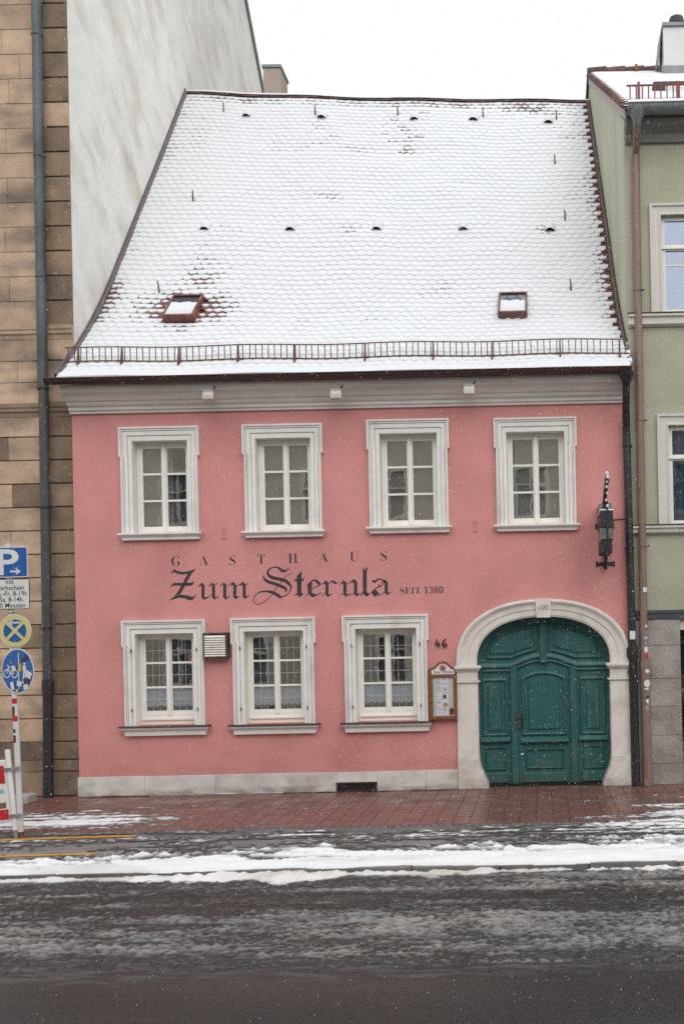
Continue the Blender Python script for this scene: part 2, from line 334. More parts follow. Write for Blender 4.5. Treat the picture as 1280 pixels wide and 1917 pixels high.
WOOD = mat('varnished_oak', (0.20,0.078,0.026), 0.4, 0.25, 6, 0.001, 60, stretch=(8,8,0.8))
PAPER = mat('menu_paper', (0.86,0.86,0.90), 0.8, 0.03, 6)
CASEBK = mat('case_backing', (0.64,0.67,0.62), 0.8, 0.05, 6)
INK = mat('menu_ink', (0.33,0.32,0.36), 0.8)
EMBL = mat('emblem_pink', (0.60,0.20,0.22), 0.7)
LAMPW = mat('floodlight_casing', (0.66,0.63,0.56), 0.5, 0.05, 8)
GRILLE = mat('vent_grille_paint', (0.76,0.72,0.64), 0.6, 0.12, 8)
CHIM = mat('chimney_render', (0.66,0.66,0.66), 0.9, 0.06, 2, 0.004, 40)
CHIM2 = mat('rear_chimney_render', (0.40,0.335,0.28), 0.9, 0.1, 3, 0.004, 40)
REDIRON = mat('red_iron', (0.23,0.05,0.04), 0.6, 0.2, 10)
CURT = mat('heavy_curtain', (0.10,0.135,0.15), 0.9, 0.15, 4)
SHOPRED = mat('red_poster', (0.48,0.02,0.035), 0.5, 0.1, 6)
DARKGL = glass('dark_shop_glass', 0.12, (0.4,0.4,0.4), 0.001)
OPP = mat('tan_render_opposite', (0.46,0.40,0.335), 0.9, 0.06, 0.6)
OPPW = mat('opposite_window', (0.17,0.18,0.20), 0.3)
OPPT = mat('opposite_trim', (0.60,0.57,0.52), 0.8)
CONC = mat('concrete_block', (0.36,0.34,0.31), 0.9, 0.15, 6, 0.006, 40)

# ------------------------------------------------------------------ ground
XL, XR = -7.876, 1.60
ROADZ = -0.068
B().add([(-300,-300,ROADZ),(300,-300,ROADZ),(300,300,ROADZ),(-300,300,ROADZ)], [(0,1,2,3)]).build('road', ROAD, kind='structure', label='wet dark asphalt road along the bottom of the picture')
pav = B().box(-30, 25, -5.60, 0.35, -0.25, -0.012).build('pavement', PAVE, kind='structure', label='wet grey pavement between kerb and red paving')
bed = B().box(-30, 25, -3.20, 0.30, -0.05, -0.006).build('paver_bed', JOINT, pav)
# red clinker pavers: straight joints run out from the facade
pw, pl = 0.235, 0.235
pm = B().box(-pw/2+0.0045, pw/2-0.0045, -pl/2+0.0012, pl/2-0.0012, -0.03, 0.0).mesh('paver', bevel=0.0022)
pm.materials.append(PAVER)
cells = []
for i in range(-44, 18):
    for j in range(14):
        x = i*pw + 0.02; y = -3.2 + pl*(j+0.5) - (0.0 if i % 2 else pl*0.0)
        cells.append((x, y))
vis = [c for c in cells if -7.9 < c[0] < 2.4]
vis.sort(key=lambda c: (c[1] + 17))
chosen = set(vis[:300])
rest = B()
pvv = [v.co.copy() for v in pm.vertices]; pff = [list(p.vertices) for p in pm.polygons]
for (x, y) in cells:
    dz = random.uniform(-0.002, 0.0015)
    if (x, y) in chosen:
        mw = Matrix.Translation((x, y, dz)) @ Matrix.Rotation(random.uniform(-.006,.006), 4, 'Z') @ Matrix.Rotation(random.uniform(-.004,.004), 4, 'X')
        link('paver', pm, None, pav, mw)
    else:
        rest.add([v + Vector((x, y, dz)) for v in pvv], pff)
rest.build('paver_field', PAVER, pav, kind='stuff')
# sett row in front of the clinker
sm_ = B().box(-0.048, 0.048, -0.045, 0.045, -0.03, 0.002).mesh('sett', bevel=0.01); sm_.materials.append(SETT)
for k in range(105):
    link('sett', sm_, None, pav, Matrix.Translation((-7.9 + k*0.1, -3.252 + random.uniform(-.004,.004), random.uniform(-.004,.003))) @ Matrix.Rotation(random.uniform(-.05,.05), 4, 'Z'))
# kerb stones
kerb = empty('kerb', (0,-5.7,ROADZ)); kerb['kind'] = 'structure'; kerb['label'] = 'granite kerb stones half buried under snow'
km = B().box(-0.495, 0.495, -0.07, 0.07, -0.12, 0.073).mesh('kerb_stone', bevel=0.012, segs=2); km.materials.append(KERB)
for k in range(16):
    link('kerb_stone', km, None, kerb, Matrix.Translation((-11 + k*1.0, -5.68 + random.uniform(-.006,.006), ROADZ + random.uniform(-.006,.004))))
B().box(-300, -11.6, -5.75, -5.61, -0.2, 0.0).build('kerb_run', KERB, kerb)
B().box(4.6, 300, -5.75, -5.61, -0.2, 0.0).build('kerb_run', KERB, kerb)

# yellow temporary markings
def marking(pts, w):
    b = B(); vs = []
    for x, y in pts: vs += [(x, y - w/2, -0.004), (x, y + w/2, -0.004)]
    b.add(vs, [(2*i, 2*i+2, 2*i+3, 2*i+1) for i in range(len(pts)-1)])
    return b
marking([(-9.6,-4.02),(-8.6,-3.86),(-7.9,-3.74),(-7.2,-3.64),(-6.6,-3.58),(-6.0,-3.55),(-5.5,-3.53)], 0.11).build('road_marking', YELLOW, kind='structure', label='yellow line on pavement beside the sign post')
marking([(-9.2,-5.02),(-8.0,-4.82),(-7.1,-4.70),(-6.3,-4.64),(-5.55,-4.62)], 0.10).build('road_marking', YELLOW, kind='structure', label='yellow line on pavement nearer the kerb snow')

# ------------------------------------------------------------------ pink inn: walls
inn = empty('guesthouse', (-3.1, 0.0, 0), 'pink two storey guesthouse with steep snowy tiled roof and green arched gate', 'house')
UP = []
for l, r, t, s0, s1 in ((225,374,800,998,1011),(455,604,795,994,1006),(687,840,786,986,998),(924,1078,783,982,994)):
    xa = sv(l+4, 850)[0]; xb = sv(r+3, 850)[0]
    UP.append((xa-0.03, xb-0.02, sv((l+r)/2, t)[1], sv((l+r)/2, s0)[1], sv((l+r)/2, s1)[1]))
LO = []
for l, r, t, s0, s1 in ((231,386,1161,1358,1376),(434,591,1156,1355,1373),(642,802,1151,1351,1369)):
    LO.append((sv(l, 1190)[0], sv(r, 1190)[0], sv((l+r)/2, t)[1], sv((l+r)/2, s0)[1], sv((l+r)/2, s1)[1]))
BW, BT = 0.205, 0.225     # surround width at the sides, at the top
holes = [(a+BW, b-BW, s, t-BT) for a, b, t, s, _ in UP + LO]
DX, DRX0, DRX1, DRZ = 0.05, -1.47, XR, 3.30
holes.append((DRX0, DRX1, 0.0, DRZ))
WT = 6.62
xs = sorted({XL, XR, *[h[0] for h in holes], *[h[1] for h in holes]}); zs = sorted({0.0, WT, *[h[2] for h in holes], *[h[3] for h in holes]})
def open_(i, j):
    x = (xs[i]+xs[i+1])/2; z = (zs[j]+zs[j+1])/2
    return any(h[0] < x < h[1] and h[2] < z < h[3] for h in holes)
wall = B().lattice(xs, zs, open_, 0.0, 0.34)
def arch_pts(a, b, spring=2.14, base=0.0, n=40, e=2.25):
    P = [(DX - a, base)] if base is not None else []
    for k in range(n+1):
        t = math.pi*(1 - k/n)
        c_, s_ = math.cos(t), math.sin(t)
        P.append((DX + a*math.copysign(abs(c_)**(2/e), c_), spring + b*abs(s_)**(2/e)))
    if base is not None: P.append((DX + a, base))
    return P
ap = arch_pts(1.36, 0.93)
def to_rect(p):
    cx, cz = DX, 1.2
    dx, dz = p[0]-cx, p[1]-cz
    if p[1] <= 0.001: return (DRX0 if dx < 0 else DRX1, 0.0)
    ks = []
    if dx < -1e-6: ks.append((DRX0-cx)/dx)
    if dx > 1e-6: ks.append((DRX1-cx)/dx)
    if dz > 1e-6: ks.append((DRZ-cz)/dz)
    k = min(ks); return (cx+dx*k, cz+dz*k)
rp = [to_rect(p) for p in ap]
for cx_ in (DRX0, DRX1):
    i = min(range(len(rp)), key=lambda i: (rp[i][0]-cx_)**2 + (rp[i][1]-DRZ)**2); rp[i] = (cx_, DRZ)
n = len(ap)
wall.add([(x,0,z) for x,z in ap] + [(x,0,z) for x,z in rp], [(i, i+1, n+i+1, n+i) for i in range(n-1)])
wall.build('wall', PINK, inn)
# plinth slabs
px0 = XL - 0.0
pe = [XL-0.012, -6.75, -5.55, -3.51, -2.81, -1.98, -1.435]
for a, b in zip(pe[:-1], pe[1:]):
    zt = 0.325 + random.uniform(-.006,.006)
    if (a, b) == (-3.51, -2.81):
        B().box(a+.001, b-.001, -0.045, 0.0-0.001, 0.15, zt).build('plinth_slab', PLINTH, inn, bevel=0.003)
    else:
        B().box(a+.001, b-.001, -0.045+random.uniform(-.003,.003), -0.001, -0.01, zt).build('plinth_slab', PLINTH, inn, bevel=0.003)
vg = B()
vg.lattice([-3.49,-3.465,-2.855,-2.83],[0.004,0.02,0.122,0.14], lambda i,j: i==1 and j==1, -0.05, -0.02)
vent = vg.build('cellar_grille', IRON, inn)
B().box(-3.48,-2.84,-0.015,-0.004,0.006,0.138).build('grille_backing', SLATEGREY, vent)
b = B()
for k in range(14): b.box(-3.45+k*0.043, -3.438+k*0.043, -0.04, -0.03, 0.021, 0.121)
for k in range(3): b.box(-3.464, -2.856, -0.029, -0.025, 0.042+k*0.027, 0.048+k*0.027)
b.build('grille_mesh', IRON, vent, kind='stuff')
# cornice under the eaves
prof = [(0.0,6.50),(-0.05,6.50),(-0.052,6.53),(-0.085,6.548),(-0.09,6.60),(-0.125,6.612),(-0.15,6.64),(-0.165,6.672),(-0.20,6.682),(-0.215,6.70),(-0.245,6.735),(-0.29,6.765),(-0.34,6.785),(-0.36,6.80),(-0.365,6.84),(-0.40,6.85),(-0.40,6.90),(0.0,6.90)]
B().extrude_x(prof, XL-0.015, 1.50).build('cornice', CORN, inn)
# closed shell behind the windows
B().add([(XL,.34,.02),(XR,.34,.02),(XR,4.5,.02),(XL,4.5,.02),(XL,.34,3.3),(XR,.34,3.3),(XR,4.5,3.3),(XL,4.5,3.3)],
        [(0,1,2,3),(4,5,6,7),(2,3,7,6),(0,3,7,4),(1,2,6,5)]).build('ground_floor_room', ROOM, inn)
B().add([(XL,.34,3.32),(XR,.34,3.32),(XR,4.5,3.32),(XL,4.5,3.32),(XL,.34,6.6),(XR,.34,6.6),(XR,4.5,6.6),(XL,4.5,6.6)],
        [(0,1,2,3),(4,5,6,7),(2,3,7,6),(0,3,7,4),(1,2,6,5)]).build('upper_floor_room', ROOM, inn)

def surround(xa, xb, zt, zb, ear=0.50):
    """eared stepped architrave: loops from the outer edge to the opening, each at its own relief"""
    def loop(o, ears):
        oi = BW+0.004; k = 0.03*(1-o/oi) if o < oi else 0.0
        xi, xj, zz, ze = xa+o, xb-o, zt-o*(BT+0.004)/oi, zt-ear+o*0.35
        return [(xi+k, zb), (xi+k, ze), (xi, ze), (xi, zz), (xj, zz), (xj, ze), (xj-k, ze), (xj-k, zb)]
    steps = [(0.0, 0.0, 1), (0.0, -0.085, 1), (0.028, -0.085, 1), (0.030, -0.050, 1), (0.036, -0.050, 1), (0.038, -0.068, 1), (0.056, -0.068, 1), (0.058, -0.036, 1), (0.065, -0.036, 1), (0.067, -0.055, 1), (0.128, -0.050, 1), (0.130, -0.018, 1), (0.138, -0.018, 1), (0.140, -0.036, 1), (BW+0.004, -0.034, 0), (BW+0.004, 0.20, 0)]
    vs = []; fs = []
    for o, y, e in steps: vs += [(x, y, z) for x, z in loop(o, e)]
    for k in range(len(steps)-1):
        for i in range(7): fs.append((k*8+i, k*8+i+1, (k+1)*8+i+1, (k+1)*8+i))
    return B().add(vs, fs)
def casement(w, x0, x1, z0, z1, cream, foot=0.0, gl=GLASS, yf=0.155, leaded=False):
    """two-leaved window with three panes a leaf, as parts of the window w"""
    fr = 0.045; mid = (x0+x1)/2
    B().lattice([x0+.002,x0+fr,x1-fr,x1-.002],[z0+.002,z0+fr+foot,z1-fr,z1-.002], lambda i,j: i==1 and j==1, yf, yf+0.07).build('frame', cream, w)
    if foot: B().box(x0+0.03, x1-0.03, yf-0.03, yf-0.002, z0+foot*0.55, z0+foot*0.75).build('weather_bar', cream, w)
    B().box(mid-0.03, mid+0.03, yf-0.018, yf+0.012, z0+fr+foot-0.03, z1-fr+0.02).build('meeting_post', cream, w, bevel=0.008)
    zb, zt = z0+fr+foot, z1-fr
    for a, b_ in ((x0+fr+.001, mid-.001), (mid+.001, x1-fr-.001)):
        st = 0.05
        pz = (zt-zb-2*st-2*0.034)/3
        zz = [zb+.001, zb+st, zb+st+pz, zb+st+pz+.034, zb+st+2*pz+.034, zb+st+2*pz+.068, zt-st, zt-.001]
        B().lattice([a, a+st, b_-st, b_], zz, lambda i,j: i==1 and j in (1,3,5), yf+0.014, yf+0.052).build('sash', cream, w)
        for j in (1,3,5):
            B().box(a+st-.006, b_-st+.006, yf+0.03, yf+0.034, zz[j]-.006, zz[j+1]+.006).build('pane', gl, w, mw=Matrix.Identity(4))
            if leaded:
                p0, p1, q0, q1 = a+st, b_-st, zz[j], zz[j+1]; t = (p1-p0)/3; h = 0.003
                qm = (q0+q1)/2
                B().lattice([p0, p0+t-h, p0+t+h, p1-t-h, p1-t+h, p1],[q0,qm-h*1.2,qm+h*1.2,q1], lambda i,j: (i % 2 == 0) and j != 1, yf+0.0245, yf+0.0285).build('lead_came', LEAD, w)
def sill(w, xa, xb, z1, z0, m, top=None):
    b = B(); y0 = -0.13
    pr = [(0.0,z1),(y0,z1),(y0,z1-0.03),(y0+.02,z1-0.045),(-0.075,z1-0.075),(-0.07,z0),(0.0,z0)]
    n_ = len(pr); off = [0,0,0,.015,.05,.055,.0+.055]
    off[0] = 0.0
    vs = [(xa-0.03+o, y, z) for (y, z), o in zip(pr, off)] + [(xb+0.03-o, y, z) for (y, z), o in zip(pr, off)]
    b.add(vs, [(i,(i+1) % n_,(i+1) % n_+n_,i+n_) for i in range(n_)] + [list(range(n_-1,-1,-1)), list(range(n_,2*n_))])
    s_ = b.build('sill', m, w)
    if top is not None:
        B().box(xa-0.06, xb+0.06, y0-0.03, -0.0, z1+0.001, z1+0.024).build('sill_slab', top, w, bevel=0.005)
    return s_
refl_sheets = [0, 0.0, 0, 0]
for k, (a, b_, t, s1, s0) in enumerate(UP):
    w = empty('window', parent=inn); w['label'] = 'upper floor window in grey eared surround'
    surround(a, b_, t, s1).build('surround', TRIM, w)
    sill(w, a, b_, s1-0.001, s0, TRIM)
    casement(w, a+BW+.006, b_-BW-.006, s1+.004, t-BT-.006, CREAM, 0.03)
    B().box(a+BW+0.06+(.0,0,.0,.08)[k], b_-BW-0.01-(0.34 if k == 0 else 0), 0.245, 0.25, s1+0.03, t-BT-.01).build('reflection_sheet', REFLSHEET, w)  # added sheet behind the panes, its brown stands in for the mirrored facade
    B().box(a+0.45, b_-0.42, 0.05, 0.148, s1+0.003, s1+0.035).build('sill_board', TRIM, w)
def lace(w, x0, x1, z0, z1, y):
    n_ = 48; m_ = 8; vs = []; fs = []
    for j in range(m_+1):
        for i in range(n_+1):
            u = i/n_; x = x0+(x1-x0)*u
            sc_ = 0.035*abs(math.sin(u*math.pi*(x1-x0)/0.115))
            zb_ = z0 + 0.03 - sc_
            vs.append((x, y+0.012*math.sin(u*38)+0.006*math.sin(u*91), zb_+(z1-zb_)*j/m_))
    for j in range(m_):
        for i in range(n_): q = j*(n_+1)+i; fs.append((q,q+1,q+n_+2,q+n_+1))
    B().add(vs, fs).build('lace_curtain', LACE, w, smooth=True)
for k, (a, b_, t, s1, s0) in enumerate(LO):
    w = empty('window', parent=inn); w['label'] = 'ground floor leaded window with lace curtain'
    surround(a, b_, t, s1, 0.44).build('surround', TRIM, w)
    sill(w, a, b_, s1-0.022, s0, TRIM, SLATEGREY)
    x0, x1, z0, z1 = a+BW+.006, b_-BW-.006, s1+.004, t-BT-.006
    casement(w, x0, x1, z0, z1, CREAM, 0.14, leaded=True)
    lace(w, x0+.09, (x0+x1)/2-.05, z0+0.305, z0+0.64, 0.215)
    lace(w, (x0+x1)/2+.05, x1-.09, z0+0.305, z0+0.64, 0.215)
    for hx in (a+0.15, b_-0.15):
        for hz in (t-0.52, s1+0.26):
            B().tube([(hx,-0.02,hz),(hx,-0.07,hz),(hx,-0.075,hz+0.045)], [0.012,0.011,0.005], 6).build('shutter_hook', IRON, w)

# ------------------------------------------------------------------ arched gate
arch = empty('gate_arch', parent=inn); arch['label'] = 'grey sandstone gate arch with keystone dated 1380'
SP = 2.14
inn_p = arch_pts(1.135, 0.755, SP, None, 44); out_p = arch_pts(1.485, 1.055, SP, None, 44)
inn_p = [(DX-1.135, 2.05)] + inn_p + [(DX+1.135, 2.05)]; out_p = [(DX-1.485, 2.05)] + out_p + [(DX+1.485, 2.05)]
pr = [(1.0,0.0),(1.0,-0.06),(0.95,-0.095),(0.86,-0.105),(0.78,-0.095),(0.72,-0.07),(0.66,-0.062),(0.42,-0.062),(0.41,-0.048),(0.08,-0.048),(0.07,-0.038),(0.0,-0.034),(0.0,0.30)]
vs = []; fs = []; n = len(inn_p)
for f_, y in pr: vs += [(i[0]+(o[0]-i[0])*f_, y, i[1]+(o[1]-i[1])*f_) for i, o in zip(inn_p, out_p)]
for k in range(len(pr)-1):
    for i in range(n-1): fs.append((k*n+i, k*n+i+1, (k+1)*n+i+1, (k+1)*n+i))
B().add(vs, fs).build('arch_ring', ARCH, arch, smooth=True)
kx = sv(1016,1138)[0]
key = B().add([(kx-0.115,-0.03,2.875),(kx+0.115,-0.03,2.875),(kx+0.135,-0.03,3.20),(kx-0.135,-0.03,3.20),(kx-0.115,-0.115,2.875),(kx+0.115,-0.115,2.875),(kx+0.135,-0.115,3.20),(kx-0.135,-0.115,3.20)],
              [(0,1,5,4),(1,2,6,5),(2,3,7,6),(3,0,4,7),(4,5,6,7),(3,2,1,0)]).build('keystone', ARCH, arch, bevel=0.006)
for sgn in (-1, 1):
    X = lambda d: DX + sgn*d
    # pillar, capital and spreading base
    bx = B().box(min(X(1.125),X(1.48)), max(X(1.125),X(1.48)), -0.055, 0.30, 0.535, 1.80); bx.build('pillar', ARCH, arch, bevel=0.006)
    cp = B()
    for (z0,z1,o,yy) in ((1.80,1.83,0.035,-0.085),(1.832,1.985,0.0,-0.06),(1.987,2.01,0.02,-0.08),(2.012,2.035,0.04,-0.1),(2.037,2.085,0.06,-0.12)):
        a_, c_ = X(1.125-o), X(1.48+o*0.5)
        cp.box(min(a_,c_), max(a_,c_), yy, 0.28, z0, z1)
    cp.build('capital', ARCH, arch, bevel=0.005)
    pr2 = [(X(1.48),0.0),(X(0.965),0.0),(X(0.985),0.10),(X(1.04),0.22),(X(1.09),0.33),(X(1.115),0.44),(X(1.12),0.533),(X(1.48),0.533)]
    B().prism(pr2, -0.10, 0.27).build('base_block', ARCH, arch, bevel=0.015, segs=2)
# the gate itself
gate = empty('gate', parent=inn); gate['label'] = 'dark green panelled wooden gate with arched wicket door'
yd = 0.24
B().prism(arch_pts(1.16, 0.78, SP, 0.035, 40), yd, yd+0.06).build('backboard', DOOR, gate)
B().box(DX-1.15, DX+1.15, yd-0.05, yd+0.3, 0.0, 0.034).build('threshold', DOORGAP, gate)
mL, mR = -0.47, 0.555      # wicket stiles
for x in (mL, mR):
    B().prism([(x-0.058,0.03),(x+0.058,0.03),(x+0.058,2.04 if x > 0 else 2.0),(x-0.058,2.0 if x > 0 else 2.04)], yd-0.055, yd-0.001).build('stile', DOOR, gate, bevel=0.01)
def bead(path, r=0.022, nm='moulding', d=0.0):
    pts = [Vector((x, yd-0.012-d, z)) for x, z in path]
    vs = []; fs = []; m_ = len(pts)
    pf = [(-1,0.014),(-0.9,-0.012),(-0.3,-0.022),(0.3,-0.010),(0.6,-0.004),(1,0.014)]
    for i, p in enumerate(pts):
        closed = (pts[0]-pts[-1]).length < 1e-6
        pa = pts[i-1] if i > 0 else (pts[-2] if closed else p); pb = pts[i+1] if i < m_-1 else (pts[1] if closed else p)
        d1 = (p-pa); d2 = (pb-p)
        d1 = d1.normalized() if d1.length > 1e-6 else d2.normalized(); d2 = d2.normalized() if d2.length > 1e-6 else d1
        t = (d1+d2).normalized(); nn = Vector((-t.z,0,t.x)); k = 1/max(0.4, nn.dot(Vector((-d1.z,0,d1.x))))
        for o, y in pf: vs.append(p + nn*(o*r*k) + Vector((0,y,0)))
    q = len(pf)
    for i in range(m_-1):
        for j in range(q-1): fs.append((i*q+j, i*q+j+1, (i+1)*q+j+1, (i+1)*q+j))
    return B().add(vs, fs).build(nm, DOOR, gate)
def rectp(a, b, c, d): return [(a,c),(a,d),(b,d),(b,c),(a,c)]
def raised(poly, y, h, nm='panel'):
    return B().prism(poly, y-h, y).build(nm, DOOR, gate, bevel=0.012)
def seg_arch(a, b, z, rise, n=14):
    return [(a+(b-a)*k/n, z+rise*(1-(2*k/n-1)**2)) for k in range(n+1)]
# side leaves
for a, b in ((-1.0, -0.60), (0.685, 1.085)):
    bead(rectp(a, b, 0.87, 1.83), 0.03)
    raised([(a+.085,0.95),(b-.085,0.95),(b-.085,1.74),(a+.085,1.74)], yd-0.001, 0.02)
    B().extrude_x([(yd-0.002,0.74),(yd-0.05,0.745),(yd-0.075,0.77),(yd-0.07,0.795),(yd-0.03,0.83),(yd-0.002,0.85)], a-0.05, b+0.045).build('ledge', DOOR, gate)
    bead(rectp(a+.03, b-.03, 0.28, 0.66), 0.018)
    B().box(a-0.01, b+0.01, yd-0.04, yd-0.001, 0.045, 0.225).build('kick_board', DOOR, gate, bevel=0.014)
# wicket door
wa, wb = mL+0.075, mR-0.075
top = seg_arch(wa+0.07, wb-0.07, 1.84, 0.10)
bead([(wa+0.07,0.87)] + top + [(wb-0.07,0.87),(wa+0.07,0.87)], 0.032)
raised([(wa+.17,0.96)] + [(wb-.17,0.96)] + seg_arch(wa+.17, wb-.17, 1.77, 0.085)[::-1], yd-0.001, 0.022)
B().extrude_x([(yd-0.002,0.72),(yd-0.055,0.725),(yd-0.085,0.75),(yd-0.08,0.775),(yd-0.03,0.815),(yd-0.002,0.835)], wa+0.03, wb-0.03).build('ledge', DOOR, gate)
bead(rectp(wa+.12, wb-.12, 0.29, 0.62), 0.018)
B().box(wa+0.06, wb-0.06, yd-0.04, yd-0.001, 0.045, 0.215).build('kick_board', DOOR, gate, bevel=0.014)
# transom rail: straight at the sides, bowed over the wicket
def tr(o): return [(-1.10,2.02+o),(mL-0.07,2.02+o)] + [(mL+(mR-mL)*k/12, 2.03+o+0.155*(1-(2*k/12-1)**2)) for k in range(1,12)] + [(mR+0.07,2.02+o),(1.19,2.02+o)]
bead(tr(0.05), 0.05, 'transom', 0.02); bead(tr(-0.03), 0.03, 'transom', 0.008)
B().box(DX-0.055, DX+0.055, yd-0.07, yd-0.002, 2.11, 2.88).build('centre_post', DOOR, gate, bevel=0.012)
B().box(DX-0.07, DX+0.07, yd-0.085, yd-0.072, 2.11, 2.24).build('post_foot', DOOR, gate, bevel=0.01)
# fanlight panels
for sgn in (-1, 1):
    ins = arch_pts(0.99, 0.60, SP, None, 60)
    half = [(x, z) for x, z in ins if (x-DX)*sgn > 0.11 and z > 2.26]
    if sgn > 0: half = half[::-1]
    lo = [(DX+sgn*0.13, 2.33), (DX+sgn*0.35, 2.27), (DX+sgn*0.55, 2.20), (half[0][0], 2.20)]
    loop = half + lo
    bead(loop + [loop[0]], 0.03)
    cxm = sum(p[0] for p in loop)/len(loop); czm = sum(p[1] for p in loop)/len(loop)
    raised([(cxm+(x-cxm)*0.86, czm+(z-czm)*0.78) for x, z in loop], yd-0.001, 0.018)
# iron latch
hp = B().prism([(-0.435,0.985),(-0.395,0.975),(-0.36,0.985),(-0.352,1.13),(-0.365,1.26),(-0.398,1.275),(-0.43,1.26),(-0.442,1.13)], yd-0.075, yd-0.055).build('latch_plate', SLATEGREY, gate, bevel=0.006)
B().tube([(-0.39,yd-0.07,1.16),(-0.39,yd-0.125,1.16),(-0.35,yd-0.135,1.18),(-0.30,yd-0.135,1.17),(-0.275,yd-0.13,1.15)], 0.009, 6).build('latch_handle', IRON, hp)
B().box(-0.375,-0.325,yd-0.022,yd-0.002,0.525,0.545).build('white_tag', S_WHITE, gate)
# chipped paint
random.seed(5)
b = B()
def chip(b, x, z, r, y):
    P = [(x+r*random.uniform(.4,1.2)*math.cos(q), z+r*random.uniform(.3,.9)*math.sin(q)) for q in [2*math.pi*k/7 for k in range(7)]]
    b.prism(P, y, y+0.004)
for k in range(34): chip(b, random.gauss(0.08,0.16), random.gauss(0.37,0.045), random.uniform(.006,.018), yd-0.004)
b.build('paint_chips', WORN, gate, kind='stuff')
b = B()
for k in range(12): chip(b, 0.43+random.uniform(-.012,.012), random.gauss(1.33,0.05), random.uniform(.006,.016), yd-0.038)
for k in range(8): chip(b, random.uniform(0.2,0.42), 0.752+random.uniform(-.008,.008), random.uniform(.008,.02), yd-0.089)
for k in range(10): chip(b, mR-0.0+random.uniform(-.05,.05), random.uniform(0.1,0.9), random.uniform(.006,.018), yd-0.059)
b.build('paint_chips', WORN, gate, kind='stuff')

# ------------------------------------------------------------------ writing
def text_mesh(body, size, x, z, y, offset=0.0, align='LEFT', xscale=1.0, shear=0.0, roll=0.0):
    c = bpy.data.curves.new('t', 'FONT'); c.body = body; c.size = size; c.align_x = align; c.offset = offset; c.shear = shear
    c.resolution_u = 3
    o = bpy.data.objects.new('t', c); col.objects.link(o)
    dg = bpy.context.evaluated_depsgraph_get(); me = bpy.data.meshes.new_from_object(o.evaluated_get(dg))
    bpy.data.objects.remove(o); bpy.data.curves.remove(c)
    cr, sr = math.cos(roll), math.sin(roll)
    for v in me.vertices:
        a, d = v.co.x*xscale, v.co.y
        v.co = (x+a*cr-d*sr, y, z+a*sr+d*cr)
    me.materials.clear()
    return me
SER = lambda s: ''.join(chr(0x1D400+ord(c)-65) if c.isalpha() else (chr(0x1D7CE+ord(c)-48) if c.isdigit() else c) for c in s)
insc = empty('inscription', parent=inn); insc['label'] = 'dark painted inn lettering GASTHAUS Zum Sternla SEIT 1380 on pink wall'
for ch, cx, by in zip('GASTHAUS', (329.5,382,435,489.3,548.5,606,663,718), (1059,1058,1057.5,1055.5,1054,1052.5,1050.5,1049.5)):
    x, z = sv(cx, by)
    link('letter', text_mesh(SER(ch), 0.24, x, z, -0.003, -0.0035, 'CENTER', 0.95), BLACKPAINT, insc)
x, z = sv(747, 1112)
link('letter', text_mesh(SER('SEIT'), 0.165, x, z, -0.003, -0.002, xscale=0.98), BLACKPAINT, insc)
x, z = sv(792.5, 1111)
link('letter', text_mesh(SER('1380'), 0.165, x, z, -0.003, -0.002, xscale=0.93), BLACKPAINT, insc)
# blackletter words, drawn with a broad nib
class Pen:
    def __init__(s, ox, oy, k): s.o = (ox, oy, k); s.b = B(); s.d = 0
    def _p(s, x, y): return sv(s.o[0]+x/s.o[2], s.o[1]+y/s.o[2])
    def poly(s, P):
        s.d += 1; y = -0.002-0.0004*s.d
        s.b.add([(X, y, Z) for X, Z in (s._p(*p) for p in P)], [list(range(len(P)))])
    def ribbon(s, P, sub=4):
        s.d += 1; y = -0.002-0.0004*s.d
        A = np.array(P, float); n_ = len(A); Q = []
        for i in range(n_-1):
            p0, p1, p2, p3 = A[max(i-1,0)], A[i], A[i+1], A[min(i+2,n_-1)]
            for k in range(sub):
                t = k/sub
                Q.append(0.5*((2*p1)+(-p0+p2)*t+(2*p0-5*p1+4*p2-p3)*t*t+(-p0+3*p1-3*p2+p3)*t**3))
        Q.append(A[-1]); Q = np.array(Q); T = np.gradient(Q[:,:2], axis=0); T /= np.linalg.norm(T, axis=1)[:,None]+1e-9
        N_ = np.stack([-T[:,1], T[:,0]], 1); w = np.maximum(Q[:,2:3], 2.5)/2
        Lp, Rp = Q[:,:2]+N_*w, Q[:,:2]-N_*w; vs = []
        for i, (a, c) in enumerate(zip(Lp, Rp)):
            for q in (a, c): X, Z = s._p(*q); vs.append((X, y-0.00003*i, Z))
        s.b.add(vs, [(2*i,2*i+2,2*i+3,2*i+1) for i in range(len(Q)-1)])
    def minim(s, c, yt, yb, k=1.0):
        P = [(-45,35),(-10,0),(14,26)]; Q = [(14,-30),(24,-22),(45,-36),(48,-30),(8,0),(-14,-24)]; E_ = [(-14,36),(-22,28),(-42,40)]
        s.poly([(c+x*k, yt+y*k) for x, y in P] + [(c+x*k, yb+y*k) for x, y in Q] + [(c+x*k, yt+y*k) for x, y in E_])
    def done(s):
        link('letter', s.b.mesh('letter', fix=False), BLACKPAINT, insc)
        s.b = B(); s.d = 0
p = Pen(300, 1020, 4.923)
p.poly([(95,270),(128,225),(160,240),(200,250),(250,245),(332,222),(290,250),(255,268),(210,273),(165,268),(125,250)])
p.poly([(330,224),(262,255),(235,300),(205,360),(165,430),(130,475),(78,513),(150,490),(180,460),(215,405),(245,345),(275,290),(300,255)])
p.poly([(92,390),(125,350),(200,352),(290,348),(318,333),(295,375),(240,378),(150,374),(120,378)])
p.poly([(78,513),(150,470),(200,458),(260,468),(300,480),(335,458),(300,508),(270,510),(220,490),(170,487)])
p.done()
